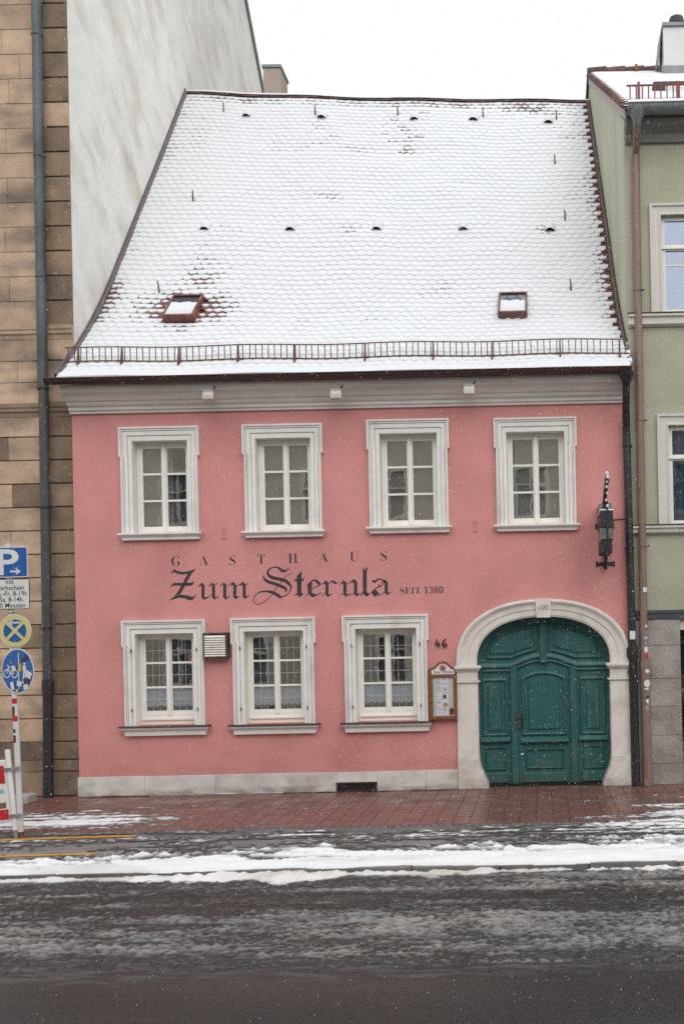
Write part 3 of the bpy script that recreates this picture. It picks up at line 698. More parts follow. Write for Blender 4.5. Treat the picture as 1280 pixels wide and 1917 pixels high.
p.minim(395,347,508); p.minim(492,345,506); p.ribbon([(425,498,4),(470,462,4),(480,455,4)]); p.ribbon([(500,365,4),(520,360,6),(536,350,3)]); p.done()
p.minim(595,342,504); p.minim(688,340,502); p.minim(775,340,498); p.ribbon([(605,385,4),(645,360,4),(672,345,5)]); p.ribbon([(697,382,4),(735,360,4),(765,342,5)]); p.ribbon([(785,365,4),(802,360,6),(815,350,3)]); p.done()
p.ribbon([(1195,213,3),(1150,240,18),(1122,236,30),(1085,210,15),(1045,206,9),(1005,225,14),(990,255,20),(1005,285,26),(1050,306,30),(1110,318,30),(1160,336,30),(1195,370,22),(1205,400,13),(1188,440,8),(1150,470,8),(1095,490,6)])
p.ribbon([(955,278,5),(955,305,18),(985,335,26),(1040,355,28),(1100,375,28),(1150,400,24),(1162,420,16),(1145,438,4)])
p.ribbon([(1216,258,4),(1160,290,5),(1110,345,5),(1060,410,5),(1000,490,5),(940,535,6),(885,545,6),(860,515,6),(875,465,7),(930,432,10),(1000,430,20),(1060,450,28),(1100,475,24),(1122,482,8)])
p.done()
p = Pen(460, 1020, 3.368)
p.poly([(322,195),(352,165),(350,300),(364,308),(340,331),(320,312),(308,324),(305,319),(325,300)]); p.poly([(303,229),(316,214),(370,212),(358,229)]); p.done()
p.poly([(388,248),(420,220),(414,300),(442,312),(425,332),(393,310)]); p.ribbon([(416,224,4),(440,224,14),(458,240,18),(466,252,8),(405,284,3)]); p.ribbon([(430,322,8),(450,315,6),(474,300,3)]); p.ribbon([(376,322,3),(396,306,4)]); p.done()
p.minim(512,222,330,.72); p.ribbon([(522,248,3),(545,228,10),(562,240,16),(577,238,5)]); p.ribbon([(478,322,3),(500,306,4)]); p.done()
p.minim(625,222,328,.72); p.minim(692,216,326,.72); p.ribbon([(634,250,3),(665,228,4),(686,216,5)]); p.ribbon([(592,322,3),(612,306,4)]); p.ribbon([(655,320,3),(680,304,4)]); p.done()
p.poly([(738,160),(733,138),(748,158),(774,133),(762,165),(762,300),(786,308),(760,327),(738,308),(727,324),(722,321),(738,296)]); p.done()
p.minim(885,218,318,.72); p.poly([(788,300),(815,280),(842,305),(816,329)]); p.ribbon([(797,292,4),(825,270,5),(868,250,5)]); p.ribbon([(828,322,4),(855,310,4),(878,296,5)]); p.ribbon([(798,222,12),(812,232,14),(835,215,8),(862,222,8),(880,236,6)]); p.ribbon([(835,250,5),(845,262,8),(848,270,3)]); p.done()
x, z = sv(1015.5, 1140.5)
link('date', text_mesh('1380', 0.125, kx, 3.005, -0.1185, -0.001, 'CENTER', 0.78), mat('carved_date', (0.16,0.115,0.06), 0.8), key)

# house number
hn = empty('house_number', (*[sv(824,1205)[0]], 0, sv(824,1205)[1]), 'black iron house number 46 on pink wall above the menu case', 'house number')
X, Z = sv(815, 1212)
b = B(); b.tube([(X+.035,-.03,Z+.135),(X+.0,-.03,Z+.055),(X+.075,-.03,Z+.05)], 0.012, 6); b.tube([(X+.055,-.03,Z+.09),(X+.05,-.03,Z+.0)], 0.012, 6); b.tube([(X+.03,0,Z+.06),(X+.03,-.03,Z+.06)], .006, 5)
b.build('digit', IRON, hn)
X += 0.115
b = B(); b.tube([(X+.07,-.03,Z+.14),(X+.025,-.03,Z+.115),(X+.005,-.03,Z+.06),(X+.015,-.03,Z+.02),(X+.045,-.03,Z+.005),(X+.075,-.03,Z+.025),(X+.075,-.03,Z+.05),(X+.05,-.03,Z+.07),(X+.012,-.03,Z+.05)], 0.012, 6); b.tube([(X+.02,0,Z+.06),(X+.02,-.03,Z+.06)], .006, 5)
b.build('digit', IRON, hn)
# wall anchors
for (ax, ay) in ((420,998),(889,985)):
    X, Z = sv(ax, ay)
    an = B().lattice([X-.045,X-.022,X-.010,X+.010,X+.022,X+.045],[Z-.09,Z-.07,Z+.07,Z+.09], lambda i,j: (j==1 and i in (0,4)) or (j==1 and i==2), -0.012, 0.0)
    an.build('wall_anchor', PINK, inn)

# ventilation box between the lower windows
X0, Z1 = sv(385,1185); X1, Z0 = sv(431,1231)
vb = B().lattice([X0,X0+.03,X1-.03,X1],[Z0,Z0+.025,Z1-.03,Z1], lambda i,j: i==1 and j==1, -0.16, 0.0).build('vent_box', SLATEGREY, inn)
nsl = 9
for k in range(nsl):
    z = Z0+.03+(Z1-Z0-.07)*k/nsl
    B().add([(X0+.028,-.172,z),(X1-.028,-.172,z),(X1-.028,-.142,z+.036),(X0+.028,-.142,z+.036),(X0+.028,-.166,z),(X1-.028,-.166,z),(X1-.028,-.136,z+.036),(X0+.028,-.136,z+.036)],
            [(0,1,2,3),(7,6,5,4),(0,4,5,1),(3,2,6,7),(0,3,7,4),(1,5,6,2)]).build('louvre', GRILLE, vb)
B().box(X0+.02,X1-.02,-.05,-.01,Z0+.02,Z1-.02).build('duct_back', DOORGAP, vb)

# ------------------------------------------------------------------ roof
def smooth_profile(P, n=400):
    P = np.array(P); d = np.r_[0, np.cumsum(np.hypot(*np.diff(P, axis=0).T))]
    t = np.linspace(0, d[-1], n); y = np.interp(t, d, P[:,0]); z = np.interp(t, d, P[:,1])
    w = 25; k = np.ones(2*w+1)/(2*w+1)
    pad = lambda a: np.r_[2*a[0]-a[w:0:-1], a, 2*a[-1]-a[-2:-w-2:-1]]
    return np.convolve(pad(y), k, 'valid'), np.convolve(pad(z), k, 'valid'), d[-1]
yl, zl, LEN = smooth_profile([(-.47,6.95),(.66,8.00),(1.48,8.96),(6.05,15.22)])
yr, zr, _ = smooth_profile([(-.47,6.93),(.62,7.93),(1.42,8.83),(5.57,14.58)])
TT = np.linspace(0, 1, 400)
def roof(u, t):
    """u across from the left verge, t up from the eaves"""
    a = np.interp(t, TT, yl); b = np.interp(t, TT, yr); c = np.interp(t, TT, zl); d = np.interp(t, TT, zr)
    x0 = XL - 0.01; x1 = 1.60 - 0.245*t
    sag = -0.05*math.sin(math.pi*u)*t + 0.012*math.sin(u*23+t*7)
    return Vector((x0+(x1-x0)*u, a+(b-a)*u, c+(d-c)*u+sag))
def frame(u, t):
    e = 1e-3
    o = roof(u, t); tx = (roof(u+e, t)-roof(u-e, t)).normalized(); ts = (roof(u, min(1,t+e*4))-roof(u, max(0,t-e*4))).normalized()
    n_ = tx.cross(ts).normalized(); ts = n_.cross(tx).normalized()
    return o, tx, ts, n_
def fmat(u, t):
    o, a, b, c = frame(u, t)
    return Matrix(((a.x,b.x,c.x,o.x),(a.y,b.y,c.y,o.y),(a.z,b.z,c.z,o.z),(0,0,0,1)))
NR, NC = 67, 54
TL = 0.175
rf = B(); g = [[roof(i/20, j/40) - Vector((0,0,0.01)) for i in range(21)] for j in range(41)]
rf.add([p_ for row in g for p_ in row], [(j*21+i, j*21+i+1, (j+1)*21+i+1, (j+1)*21+i) for j in range(40) for i in range(20)])
roofo = rf.build('roof', DECK, inn)
# rear slope so that the roof is closed
B().add([roof(0,1), roof(1,1), Vector((1.36,12.0,7.0)), Vector((XL,12.0,7.0))], [(0,1,2,3)]).build('rear_slope', DECK, inn)
# where things pierce the roof: photo pixel -> (u, t)
def on_roof(px, py):
    best = None
    for j in range(0, 201):
        t = j/200; 
        # find u by x at that depth
        y = 0.5*(np.interp(t,TT,yl)+np.interp(t,TT,yr))
        x, z = sv(px, py, y); x0 = XL-.01; x1 = 1.6-.245*t; u = (x-x0)/(x1-x0)
        q = roof(min(max(u,0),1), t); x, z = sv(px, py, q.y); u = (x-x0)/(x1-x0)
        d = abs(q.z - z)
        if best is None or d < best[0]: best = (d, u, t)
    return best[1], best[2]
SKY_L = on_roof(345, 590); SKY_R = on_roof(960, 583)
# tile and its snow pad
tw = 0.0865
arc = [(-tw+2*tw*k/6, 0.056*(2*k/6-1)**2) for k in range(7)]
outl = arc + [(tw, 0.34), (-tw, 0.34)]
def tilt(y): return 0.040 - 0.12*y
tv = [(x*0.985, y, tilt(y)) for x, y in outl] + [(x*0.985, y, tilt(y)-0.016) for x, y in outl]
n = len(outl)
tf = [tuple(range(n)), tuple(range(2*n-1, n-1, -1))] + [(i, i+n, (i+1) % n+n, (i+1) % n) for i in range(n)]
tme = bpy.data.meshes.new('tile'); tme.from_pydata(tv, [], tf)
bm = bmesh.new(); bm.from_mesh(tme); bmesh.ops.recalc_face_normals(bm, faces=bm.faces); bm.to_mesh(tme); bm.free()
tme.materials.append(TILE)
tva = np.array(tv)
tiles = []
for r in range(NR):
    for c in range(NC + (r % 2)):
        u = (c + 0.5 - 0.5*(r % 2))/NC
        if u < 0.002 or u > 0.998: u = min(max(u, 0.006), 0.994)
        t = (r*0.158 + 0.01)/LEN
        if t > 0.985: continue
        inl = abs(u-SKY_L[0])*9.3 < 0.27 and -0.30 < (t-SKY_L[1])*LEN < 0.36
        inr = abs(u-SKY_R[0])*9.3 < 0.22 and -0.36 < (t-SKY_R[1])*LEN < 0.36
        if inl or inr: continue
        tiles.append((u, t, r, c))
def bare(u, t):
    """how far the snow has drawn back from a tile: 0 covered, 1 clean"""
    x = u*9.3; s = t*LEN
    nz = float(fbm(x*1.6+3, s*1.6, 3)); n2 = float(vnoise(np.array(x*6.1), np.array(s*5.3)))
    v = 0.0
    d = (9.3-x); lim = 0.14 if s < 7.2 else 0.09
    lim *= 0.35 + 0.65*min(1, max(0, (s-0.9)/1.2))
    if d < lim: v = max(v, 1.0)
    elif d < lim+0.15: v = max(v, 0.45*n2+0.08)
    dl = math.hypot((x-SKY_L[0]*9.3)/1.0, (s-SKY_L[1]*LEN)/0.75)
    v = max(v, min(.80, 1.0-dl*0.85 + (n2-.5)*0.5)) if dl < 1.15 else v
    dl2 = math.hypot((x-SKY_L[0]*9.3-.1)/0.7, (s-SKY_L[1]*LEN-0.9)/1.4)
    if dl2 < 1: v = max(v, (1-dl2)*0.45 + (n2-.6)*0.4)
    if x < 0.55 and s > 6.3: v = max(v, (0.45-x)*.8*min(1,(s-6.3)/1.5) + (n2-.55)*0.4)
    if x < 0.45 and s < 5.0: v = max(v, (0.45-x)*1.3 + (n2-.5)*0.5 if 1.8 < s < 3.2 else (0.3-x)*.8+(n2-.6)*.4)
    dt = LEN-s
    if dt < 0.5: v = max(v, 0.30+0.5*(n2-.35))
    if x > 6.6 and 0.5 < dt < 1.9: v = max(v, (x-6.6)*0.16 + (nz-.55)*1.2 + (n2-.5)*.5)
    if abs(x-5.15) < .45 and 0.6 < dt < 2.6: v = max(v, 0.25+(n2-.5)*.9-abs(x-5.15)*.4)
    v = max(v, (nz-0.66)*1.6)
    return min(1.0, max(0.0, v))
info = [(u, t, r, c, bare(u, t)) for u, t, r, c in tiles]
# the tiles that show most (bare ones first, then the lowest rows) stand singly, the rest are one part
order = sorted(range(len(info)), key=lambda i: -(info[i][4]*3.0 - info[i][1]*1.5 if info[i][4] > 0.35 else -info[i][1]*3))
single = set(order[:300])
rest_v = []; rest_f = []; sn_v = []; sn_f = []
gx, gy = 6, 6
for i, (u, t, r, c, bv) in enumerate(info):
    M_ = fmat(u, t)
    M_ = M_ @ Matrix.Rotation(random.uniform(-.015,.015), 4, 'Z') @ Matrix.Translation((0, random.uniform(-.005,.005), 0))
    if i in single: link('tile', tme, None, roofo, M_)
    else:
        A = np.array(M_); w_ = tva @ A[:3,:3].T + A[:3,3]; k0 = len(rest_v)*len(tv)
        rest_v.append(w_); rest_f += [tuple(q+k0 for q in f_) for f_ in tf]
    if bv > 0.93: continue
    s = t*LEN
    low = min(1, max(0, (1.9-s)/1.3))
    T = (0.014 + 0.028*float(fbm(np.array(u*14), np.array(t*16), 3)))*(1-0.55*bv) + 0.03*low
    rec = 0.17*bv + random.uniform(-.006, .006) - 0.010
    hw = 0.0915*(1-0.22*max(0, bv-.4))
    A = np.array(M_); loc = []
    yt = 0.20
    nlip = random.uniform(0, 6)
    for a in range(gy+1):
        fy = (0, .045, .13, .3, .55, .8, 1.0)[a]
        for b_ in range(gx+1):
            q = 2*b_/gx-1
            y0 = 0.062*q*q*(1-.25*low) + rec + 0.006*math.sin(3.1*q+nlip)
            y = y0 + (yt-y0)*fy
            hh = T*(0.0, .62, .95, 1.0, 1.0, .95, .9)[a]
            hh *= 1 - 0.16*q*q
            loc.append((q*hw, y, tilt(max(0,y)) + 0.001 + hh + (0 if a else -0.004) + random.uniform(-.0012,.0012)*(a > 0)))
    loc = np.array(loc); w_ = loc @ A[:3,:3].T + A[:3,3]
    k0 = len(sn_v)*len(loc); sn_v.append(w_)
    for a in range(gy):
        for b_ in range(gx):
            q0 = k0+a*(gx+1)+b_; sn_f.append((q0, q0+1, q0+gx+2, q0+gx+1))
me = bpy.data.meshes.new('tile_field'); me.from_pydata(np.concatenate(rest_v).tolist(), [], rest_f); me.update()
bm = bmesh.new(); bm.from_mesh(me); bmesh.ops.recalc_face_normals(bm, faces=bm.faces); bm.to_mesh(me); bm.free()
link('tile_field', me, TILE, roofo, kind='stuff')
me = bpy.data.meshes.new('roof_snow'); me.from_pydata(np.concatenate(sn_v).tolist(), [], sn_f)
me.polygons.foreach_set('use_smooth', [True]*len(me.polygons)); me.update()
rsnow = link('roof_snow', me, SNOW, kind='stuff', label='thin scalloped snow lying on the tiles of the steep roof', cat='snow')
# snow lip along the eaves
b = B(); prv = []
for i in range(161):
    u = i/160; o, tx, ts, nn = frame(min(max(u,.002),.998), 0.002); w = 0.02*float(fbm(np.array(u*40), np.array(1.0), 3))
    for (a_, h_) in ((-0.05-w*.4, .015),(-0.055-w, .05),(-0.03-w, .085+w),(0.05, .095+w),(0.25, .07)):
        b.v.append(tuple(o + ts*a_ + nn*h_))
for i in range(160):
    for k in range(4): b.f.append([i*5+k, (i+1)*5+k, (i+1)*5+k+1, i*5+k+1]); b.m.append(0)
me = b.mesh('eaves_snow', smooth=True); link('eaves_snow', me, SNOW, rsnow, kind='stuff')
# ridge
for k in range(27):
    u0, u1 = k/27, (k+1)/27
    p0, p1 = roof(u0, 1.0), roof(u1, 1.0); up = Vector((0,0,0.015))
    ax = (p1-p0); vs = []
    for e_, (q, rr) in enumerate(((p0-ax*.02, .105), (p1+ax*.03, .12))):
        for j in range(9):
            an = math.pi*j/8
            vs.append(q + Vector((0, math.cos(an)*rr, math.sin(an)*rr*.8)) + up - Vector((0,0,.05)))
    B().add(vs, [(j, j+1, 9+j+1, 9+j) for j in range(8)]+[tuple(range(8,-1,-1)), tuple(range(9,18))]).build('ridge_tile', TILE, roofo, smooth=True)
b = B(); 
for i in range(121):
    u = i/120; p0 = roof(u, 1.0); w = 0.02*float(fbm(np.array(u*60), np.array(4.), 3)) - 0.012*(1 if fbm(np.array(u*7), np.array(2.), 2) > .55 else 0)
    for j in range(5):
        an = math.pi*(0.30+0.58*j/4) if True else 0
        b.v.append(tuple(p0 + Vector((0, -math.cos(math.pi-an)*0.125*-1*-1, math.sin(an)*(0.115+w)-.03))))
for i in range(120):
    for k in range(4): b.f.append([i*5+k, (i+1)*5+k, (i+1)*5+k+1, i*5+k+1]); b.m.append(0)
link('ridge_snow', b.mesh('ridge_snow', smooth=True), SNOW, rsnow, kind='stuff')
# verge flashing up the taller neighbour's wall
b = B(); N_ = 60
for j in range(N_+1):
    t = j/N_; o, tx, ts, nn = frame(0.0, t); k = 0.14
    for (dx, h_) in ((-0.03, 0.0),(-0.03, k),(0.006, k),(0.012, 0.10),(0.04, 0.085),(0.04, 0.03)):
        b.v.append(tuple(Vector((o.x+dx+0.02, o.y, o.z)) + nn*h_))
for j in range(N_):
    for k in range(5): b.f.append([j*6+k, j*6+k+1, (j+1)*6+k+1, (j+1)*6+k]); b.m.append(0)
link('verge_flashing', b.mesh('verge_flashing'), FLASH, inn)
b = B()
for j in range(N_+1):
    t = j/N_; o, tx, ts, nn = frame(1.0, t)
    for (dx, h_) in ((0.02, -.02),(0.02, .075),(-0.025, .08),(-0.03, 0.03)):
        b.v.append(tuple(Vector((o.x+dx-.02, o.y, o.z)) + nn*h_))
for j in range(N_):
    for k in range(3): b.f.append([j*4+k, j*4+k+1, (j+1)*4+k+1, (j+1)*4+k]); b.m.append(0)
link('verge_flashing', b.mesh('verge_flashing'), FLASH, inn)

# skylights
SKYF = mat('brown_skylight_frame', (0.25,0.085,0.06), 0.55, 0.25, 10, c2=(0.12,0.05,0.04), s2=5)
def skylight(ut, w, l, open_snow, name):
    M_ = fmat(*ut); sk = empty(name, parent=inn)
    t_ = lambda vs: [M_ @ Vector(v) for v in vs]
    def lb(x0,x1,y0,y1,z0,z1,nm,m,slope=0.0):
        B_ = B().box(x0,x1,y0,y1,z0,z1); B_.v = [tuple(M_ @ Vector((x,y,z+slope*(l/2-y)))) for x,y,z in B_.v]
        return B_.build(nm, m, sk)
    h = w/2
    sl_ = 0.11
    lb(-h,-h+.035,-l/2,l/2,-.30,.12,'frame_side',SKYF,sl_); lb(h-.035,h,-l/2,l/2,-.30,.12,'frame_side',SKYF,sl_)
    lb(-h+.036,h-.036,l/2-.04,l/2,-.05,.12,'frame_head',SKYF,sl_); lb(-h+.036,h-.036,-l/2,-l/2+.04,-.30,.115,'frame_foot',SKYF,sl_)
    lb(-h+.037,h-.037,-l/2+.042,l/2-.042,.085,.10,'glazing',GLASSB,sl_)
    lb(-h+.03,h-.03,-l/2+.06,l/2-.06,-.04,.0,'well',DOORGAP)
    B_ = B(); n_ = 14; m_ = 8
    y0, y1 = -l/2+.02, l/2-.05-(l-.1)*(1-open_snow)
    for j in range(m_+1):
        for i in range(n_+1):
            x = -h+.03+(2*h-.06)*i/n_; e = min(i, n_-i, j, m_-j)
            yy = y0+(y1-y0)*j/m_ + (0.02*math.sin(i*.9)+.015*math.sin(i*2.1))*(j == m_ or j == m_-1)
            z = .101+sl_*(l/2-yy) + (0 if e == 0 else (.035 if e == 1 else .045+.008*random.random()))
            B_.v.append(tuple(M_ @ Vector((x, yy, z))))
    for j in range(m_):
        for i in range(n_): q = j*(n_+1)+i; B_.f.append([q,q+1,q+n_+2,q+n_+1]); B_.m.append(0)
    link('skylight_snow', B_.mesh('skylight_snow', smooth=True), SNOW, sk, kind='stuff')
    # apron below
    lb(-h-.06,h+.06,-l/2-.16,-l/2-.002,.035,.05,'apron',RUST)
    return sk
skylight((SKY_L[0], SKY_L[1]+.01), 0.56, 0.80, 0.66, 'skylight')['label'] = 'roof window with bare tiles around it, near the left verge'
skylight((SKY_R[0], SKY_R[1]+.008), 0.52, 0.80, 0.62, 'skylight')['label'] = 'roof window closed in by smooth snow, right part of roof'
# snow hooks and vent tiles
for (hx, hy, lean) in ((420,217,0),(591,220,0),(745,222,0),(904,226,0),(1041,231,0),(363,381,0),(1038,313,0),(1057,418,0),(300,556,-.02),(1068,551,0)):
    M_ = fmat(*on_roof(hx, hy)); q = M_.translation
    B().tube([q+Vector((0,.05,.0)), q+Vector((0,-.03,.05)), q+Vector((0.0,-.06,.11)), q+Vector((lean*.5,-.05,.2)), q+Vector((lean-.012,-.035,.27))], [.013,.015,.016,.014,.011], 6).build('roof_hook', RUST, inn)
for (vx, vy) in ((463,223),(603,226),(776,228),(886,230),(1026,234),(385,433),(545,435),(706,435),(867,435),(1029,435)):
    M_ = fmat(*on_roof(vx, vy)); vs = []; n_ = 9; k = 1.0 if vy > 300 else 1.05
    vt = empty('vent_tile', parent=inn)
    for (yy, s_) in ((-.03,1.0),(0.0,1.0),(.26,.55)):
        for j in range(n_):
            an = math.pi*j/(n_-1); vs.append(M_ @ Vector((math.cos(an)*.10*k*(1 if s_ == 1 else .8), yy, .02+math.sin(an)*.105*s_*k - (0 if s_ == 1 else .04))))
    fs = [(r_*n_+j, r_*n_+j+1, (r_+1)*n_+j+1, (r_+1)*n_+j) for r_ in range(2) for j in range(n_-1)]
    B().add(vs, fs).build('hood', TILE, vt, smooth=True)
    B().add([M_ @ Vector((math.cos(math.pi*j/8)*.085*k, .012, .02+math.sin(math.pi*j/8)*.098*k)) for j in range(9)], [tuple(range(9))]).build('mouth', DOORGAP, vt)
    vs2 = []
    for (yy, s_, ex) in ((-.035,.80,.03),(.03,1.0,.045),(.15,.9,.04),(.27,.45,.02)):
        for j in range(n_):
            an = math.pi*(0.10+0.80*j/(n_-1)); vs2.append(M_ @ Vector((math.cos(an)*.105*k, yy, .02+math.sin(an)*(.105*s_*k+ex) - (0 if yy < .2 else .03))))
    B().add(vs2, [(r_*n_+j, r_*n_+j+1, (r_+1)*n_+j+1, (r_+1)*n_+j) for r_ in range(3) for j in range(n_-1)]).build('hood_snow', SNOW, vt, smooth=True, kind='stuff')

# snow guard along the eaves
sg = empty('snow_guard', parent=inn); sg['label'] = 'rusty iron snow guard rail along the eaves'
def gp(u, s, h): o, tx, ts, nn = frame(min(max(u,0.002),.998), s/LEN); return roof(u, s/LEN) + Vector((0,0,h))
GS = 0.42
gl_ = lambda h: [gp(i/40, GS, h) for i in range(41)]
for h in (0.11, 0.345): B().tube([q + Vector((0.0,-.02,0)) for q in gl_(h)], 0.0105, 6).build('rail', RUST, sg)
barm = B().tube([(0,0,0.105),(0,0,0.35)], 0.0085, 5).mesh('bar'); barm.materials.append(RUST)
nb = 90
for k in range(nb):
    q = gp((k+.5)/nb, GS, 0) + Vector((0,-.02,0))
    link('bar', barm, None, sg, Matrix.Translation(q) @ Matrix.Rotation(random.uniform(-.03,.03), 4, 'Y'))
for u in [on_roof(x, 685)[0] for x in (152,233,339,448,554,684,811,921,1049,1161)]:
    q = gp(u, GS, 0)
    B().add([q+Vector((-.012,-.03,.34)),q+Vector((.012,-.03,.34)),q+Vector((.014,-.03,.06)),q+Vector((-.014,-.03,.06)),q+Vector((-.012,-.045,.34)),q+Vector((.012,-.045,.34)),q+Vector((.014,-.11,.015)),q+Vector((-.014,-.11,.015))],
            [(0,1,2,3),(4,7,6,5),(0,4,5,1),(2,6,7,3),(0,3,7,4),(1,5,6,2)]).build('bracket', RUST, sg)
# gutter
def gutter(parent, x0, x1, y, z, r, m, tilt_=0.0, n_=10):
    vs = []; fs = []
    for (x, dz) in ((x0, 0), (x1, tilt_)):
        for rr in (r, r-.008):
            for k in range(n_+1):
                an = math.pi + math.pi*k/n_; vs.append((x, y+math.cos(an)*rr, z+dz+math.sin(an)*rr))
    q = n_+1
    for k in range(n_):
        fs += [(k, k+1, 2*q+k+1, 2*q+k), (q+k+1, q+k, 3*q+k, 3*q+k+1), (k+1, k, q+k, q+k+1), (2*q+k, 2*q+k+1, 3*q+k+1, 3*q+k)]
    fs += [(0, 2*q, 3*q, q), (n_, q+n_, 3*q+n_, 2*q+n_)]
    g_ = B().add(vs, fs); g_.tube([(x0,y-r,z),(x1,y-r,z+tilt_)], 0.013, 6)
    return g_.build('gutter', m, parent, smooth=True)
gt = gutter(inn, -8.06, 1.60, -0.52, 6.965, 0.085, GUTTER, 0.0)
# right drainpipe of the inn (black)
dp = empty('drainpipe', parent=inn); dp['label'] = 'black cast drainpipe at the right corner of the pink wall'
B().tube([(1.515,-.52,6.90),(1.515,-.51,6.82),(1.515,-.48,6.74),(1.515,-.44,6.69)], [.13,.12,.075,.062], 14).build('hopper', PIPEBLK, dp, smooth=True)
B().tube([(1.515,-.44,6.70),(1.515,-.40,6.5),(1.52,-.2,6.25),(1.53,-.105,6.1),(1.535,-.1,5.9),(1.555,-.1,2.45)], .064, 14).build('pipe', PIPEBLK, dp, smooth=True)
B().tube([(1.555,-.1,2.46),(1.555,-.1,2.36),(1.555,-.1,2.33),(1.555,-.1,2.2),(1.56,-.1,2.12),(1.57,-.1,0.0)], [.068,.07,.1,.1,.075,.075], 14).build('standpipe', PIPEBLK, dp, smooth=True)
for z in (5.75, 4.02, 1.93): B().tube([(1.545,-.1,z-.02),(1.545,-.1,z+.02)], .08, 14).build('clamp', IRON, dp)
B().box(1.51,1.60,-.185,-.17,2.48,2.62).build('sticker', STICK_W, dp)
B().tube([(1.48,-.01,4.53),(1.33,-.012,4.52),(1.15,-.012,4.5)], .008, 5).build('cable', IRON, inn)
# rear chimney
b_ = sv(509, 150, 8.0)
cx_ = sv(509,150,7.2)[0]; cz_ = sv(509,123,7.2)[1]
rc = B().box(cx_-.21, cx_+.21, 7.2, 7.9, 13.0, cz_-.05).build('chimney', CHIM2, inn, bevel=.01)
B().box(cx_-.235, cx_+.235, 7.17, 7.93, cz_-.05, cz_+.02).build('chimney_cap', ZINC, rc)

# ------------------------------------------------------------------ fittings on the facade
for (fx_, fy_, lab) in ((392,742,'small white floodlight on the cornice above the leftmost upper window'),(630,740,'small white floodlight on the cornice above second upper window'),(878,732,'small white floodlight on the cornice nearest the black drainpipe')):
    X, Z = sv(fx_, fy_, -.36)
    fl = empty('floodlight', (X, -.36, Z), lab, 'floodlight', group='floodlights under the eaves')
    B().add([(X-.09,-.46,Z-.07),(X+.09,-.46,Z-.07),(X+.09,-.38,Z-.085),(X-.09,-.38,Z-.085),(X-.09,-.43,Z+.07),(X+.09,-.43,Z+.07),(X+.09,-.35,Z+.06),(X-.09,-.35,Z+.06)],
            [(0,1,5,4),(1,2,6,5),(2,3,7,6),(3,0,4,7),(4,5,6,7),(3,2,1,0)]).build('housing', LAMPW, fl, bevel=.012, segs=2)
    for k in range(5): B().box(X-.075+k*.035, X-.06+k*.035, -.475, -.462, Z-.06, Z+.01).build('cooling_rib', LAMPW, fl)
    B().tube([(X+.02,-.36,Z+.05),(X+.06,-.33,Z+.10),(X+.10,-.38,Z+.16)], .012, 6).build('arm', IRON, fl)
    B().box(X-.1,X+.1,-.445,-.34,Z+.071,Z+.09).build('snow_cap', SNOW, fl, bevel=.008, kind='stuff')

# hanging inn sign, seen edge-on
X, _ = sv(1133, 985, -.5); zt = sv(1133,945,-.9)[1]
hsn = empty('hanging_sign', (X, 0, 4.0), 'black wrought iron hanging sign with snowy scroll beside the drainpipe', 'sign')
wx = sv(1131,1000)[0]
Z0 = sv(1131,1060)[1]; Z1 = sv(1122,985)[1]
B().box(wx-.03,wx+.03,-.05,-.015,Z0-.05,sv(1131,940)[1]).build('wall_bar', IRON, hsn, bevel=.006)
for zz in (Z0+.04, Z1):
    B().prism([(wx-.16,zz-.06),(wx-.12,zz-.03),(wx+.12,zz-.03),(wx+.16,zz-.06),(wx+.16,zz+.05),(wx+.12,zz+.03),(wx-.12,zz+.03),(wx-.16,zz+.05)], -.018, -.004).build('wall_plate', IRON, hsn, bevel=.004)
B().tube([(wx,-.03,Z0+.02),(wx,-.12,Z0-.03),(wx,-.2,Z0+.05),(wx,-.45,Z0+.25),(wx+.01,-.85,zt-.1)], [.03,.03,.022,.018,.016], 8).build('strut', IRON, hsn)
B().tube([(wx,-.03,zt+.02),(X,-1.0,zt+.02)], .02, 8).build('arm', IRON, hsn)
sz0, sz1 = sv(1133,1038,-.6)[1], sv(1133,962,-.6)[1]
sx0, sx1 = sv(1122,1000,-.8)[0], sv(1146,1000,-.8)[0]
B().box(sx0,sx1,-1.0,-.25,sz1-.27,sz1).build('lantern_top', IRON, hsn, bevel=.006)
B().box(sx0+.008,sx1-.008,-.99,-.26,sz1-.45,sz1-.271).build('lantern_glass', mat('smoked_glass',(0.16,0.16,0.145),0.25,0.4,9,c2=(0.30,0.24,0.13),s2=6,thr=(.5,.7)), hsn)
B().box(sx0+.004,sx1-.02,-.97,-.28,sz0,sz1-.451).build('lantern_bottom', IRON, hsn, bevel=.006)
B().tube([((sx0+sx1)/2+.01,-1.02,sz1+.05),((sx0+sx1)/2,-1.03,sz1-.2),((sx0+sx1)/2+.01,-1.02,sz1-.5),((sx0+sx1)/2-.02,-1.0,sz0-.05)], .014, 7).build('front_rod', IRON, hsn)
B().box(sx0+.01,sx1+.005,-.6,-.02,sz1+.02,sz1+.17).build('back_plate', ZINC, hsn)
za = sv(1133,890,-.9)[1]
B().tube([(X-.02,-.55,sz1+.04),(X-.025,-.75,sz1+.22),(X-.01,-.95,sz1+.42),(X,-1.05,za-.12),(X+.012,-1.0,za-.03),(X+.01,-.9,za),(X-.005,-.82,za-.06),(X-.02,-.86,za-.16)], [.03,.032,.034,.034,.03,.026,.022,.016], 8).build('scroll', IRON, hsn)
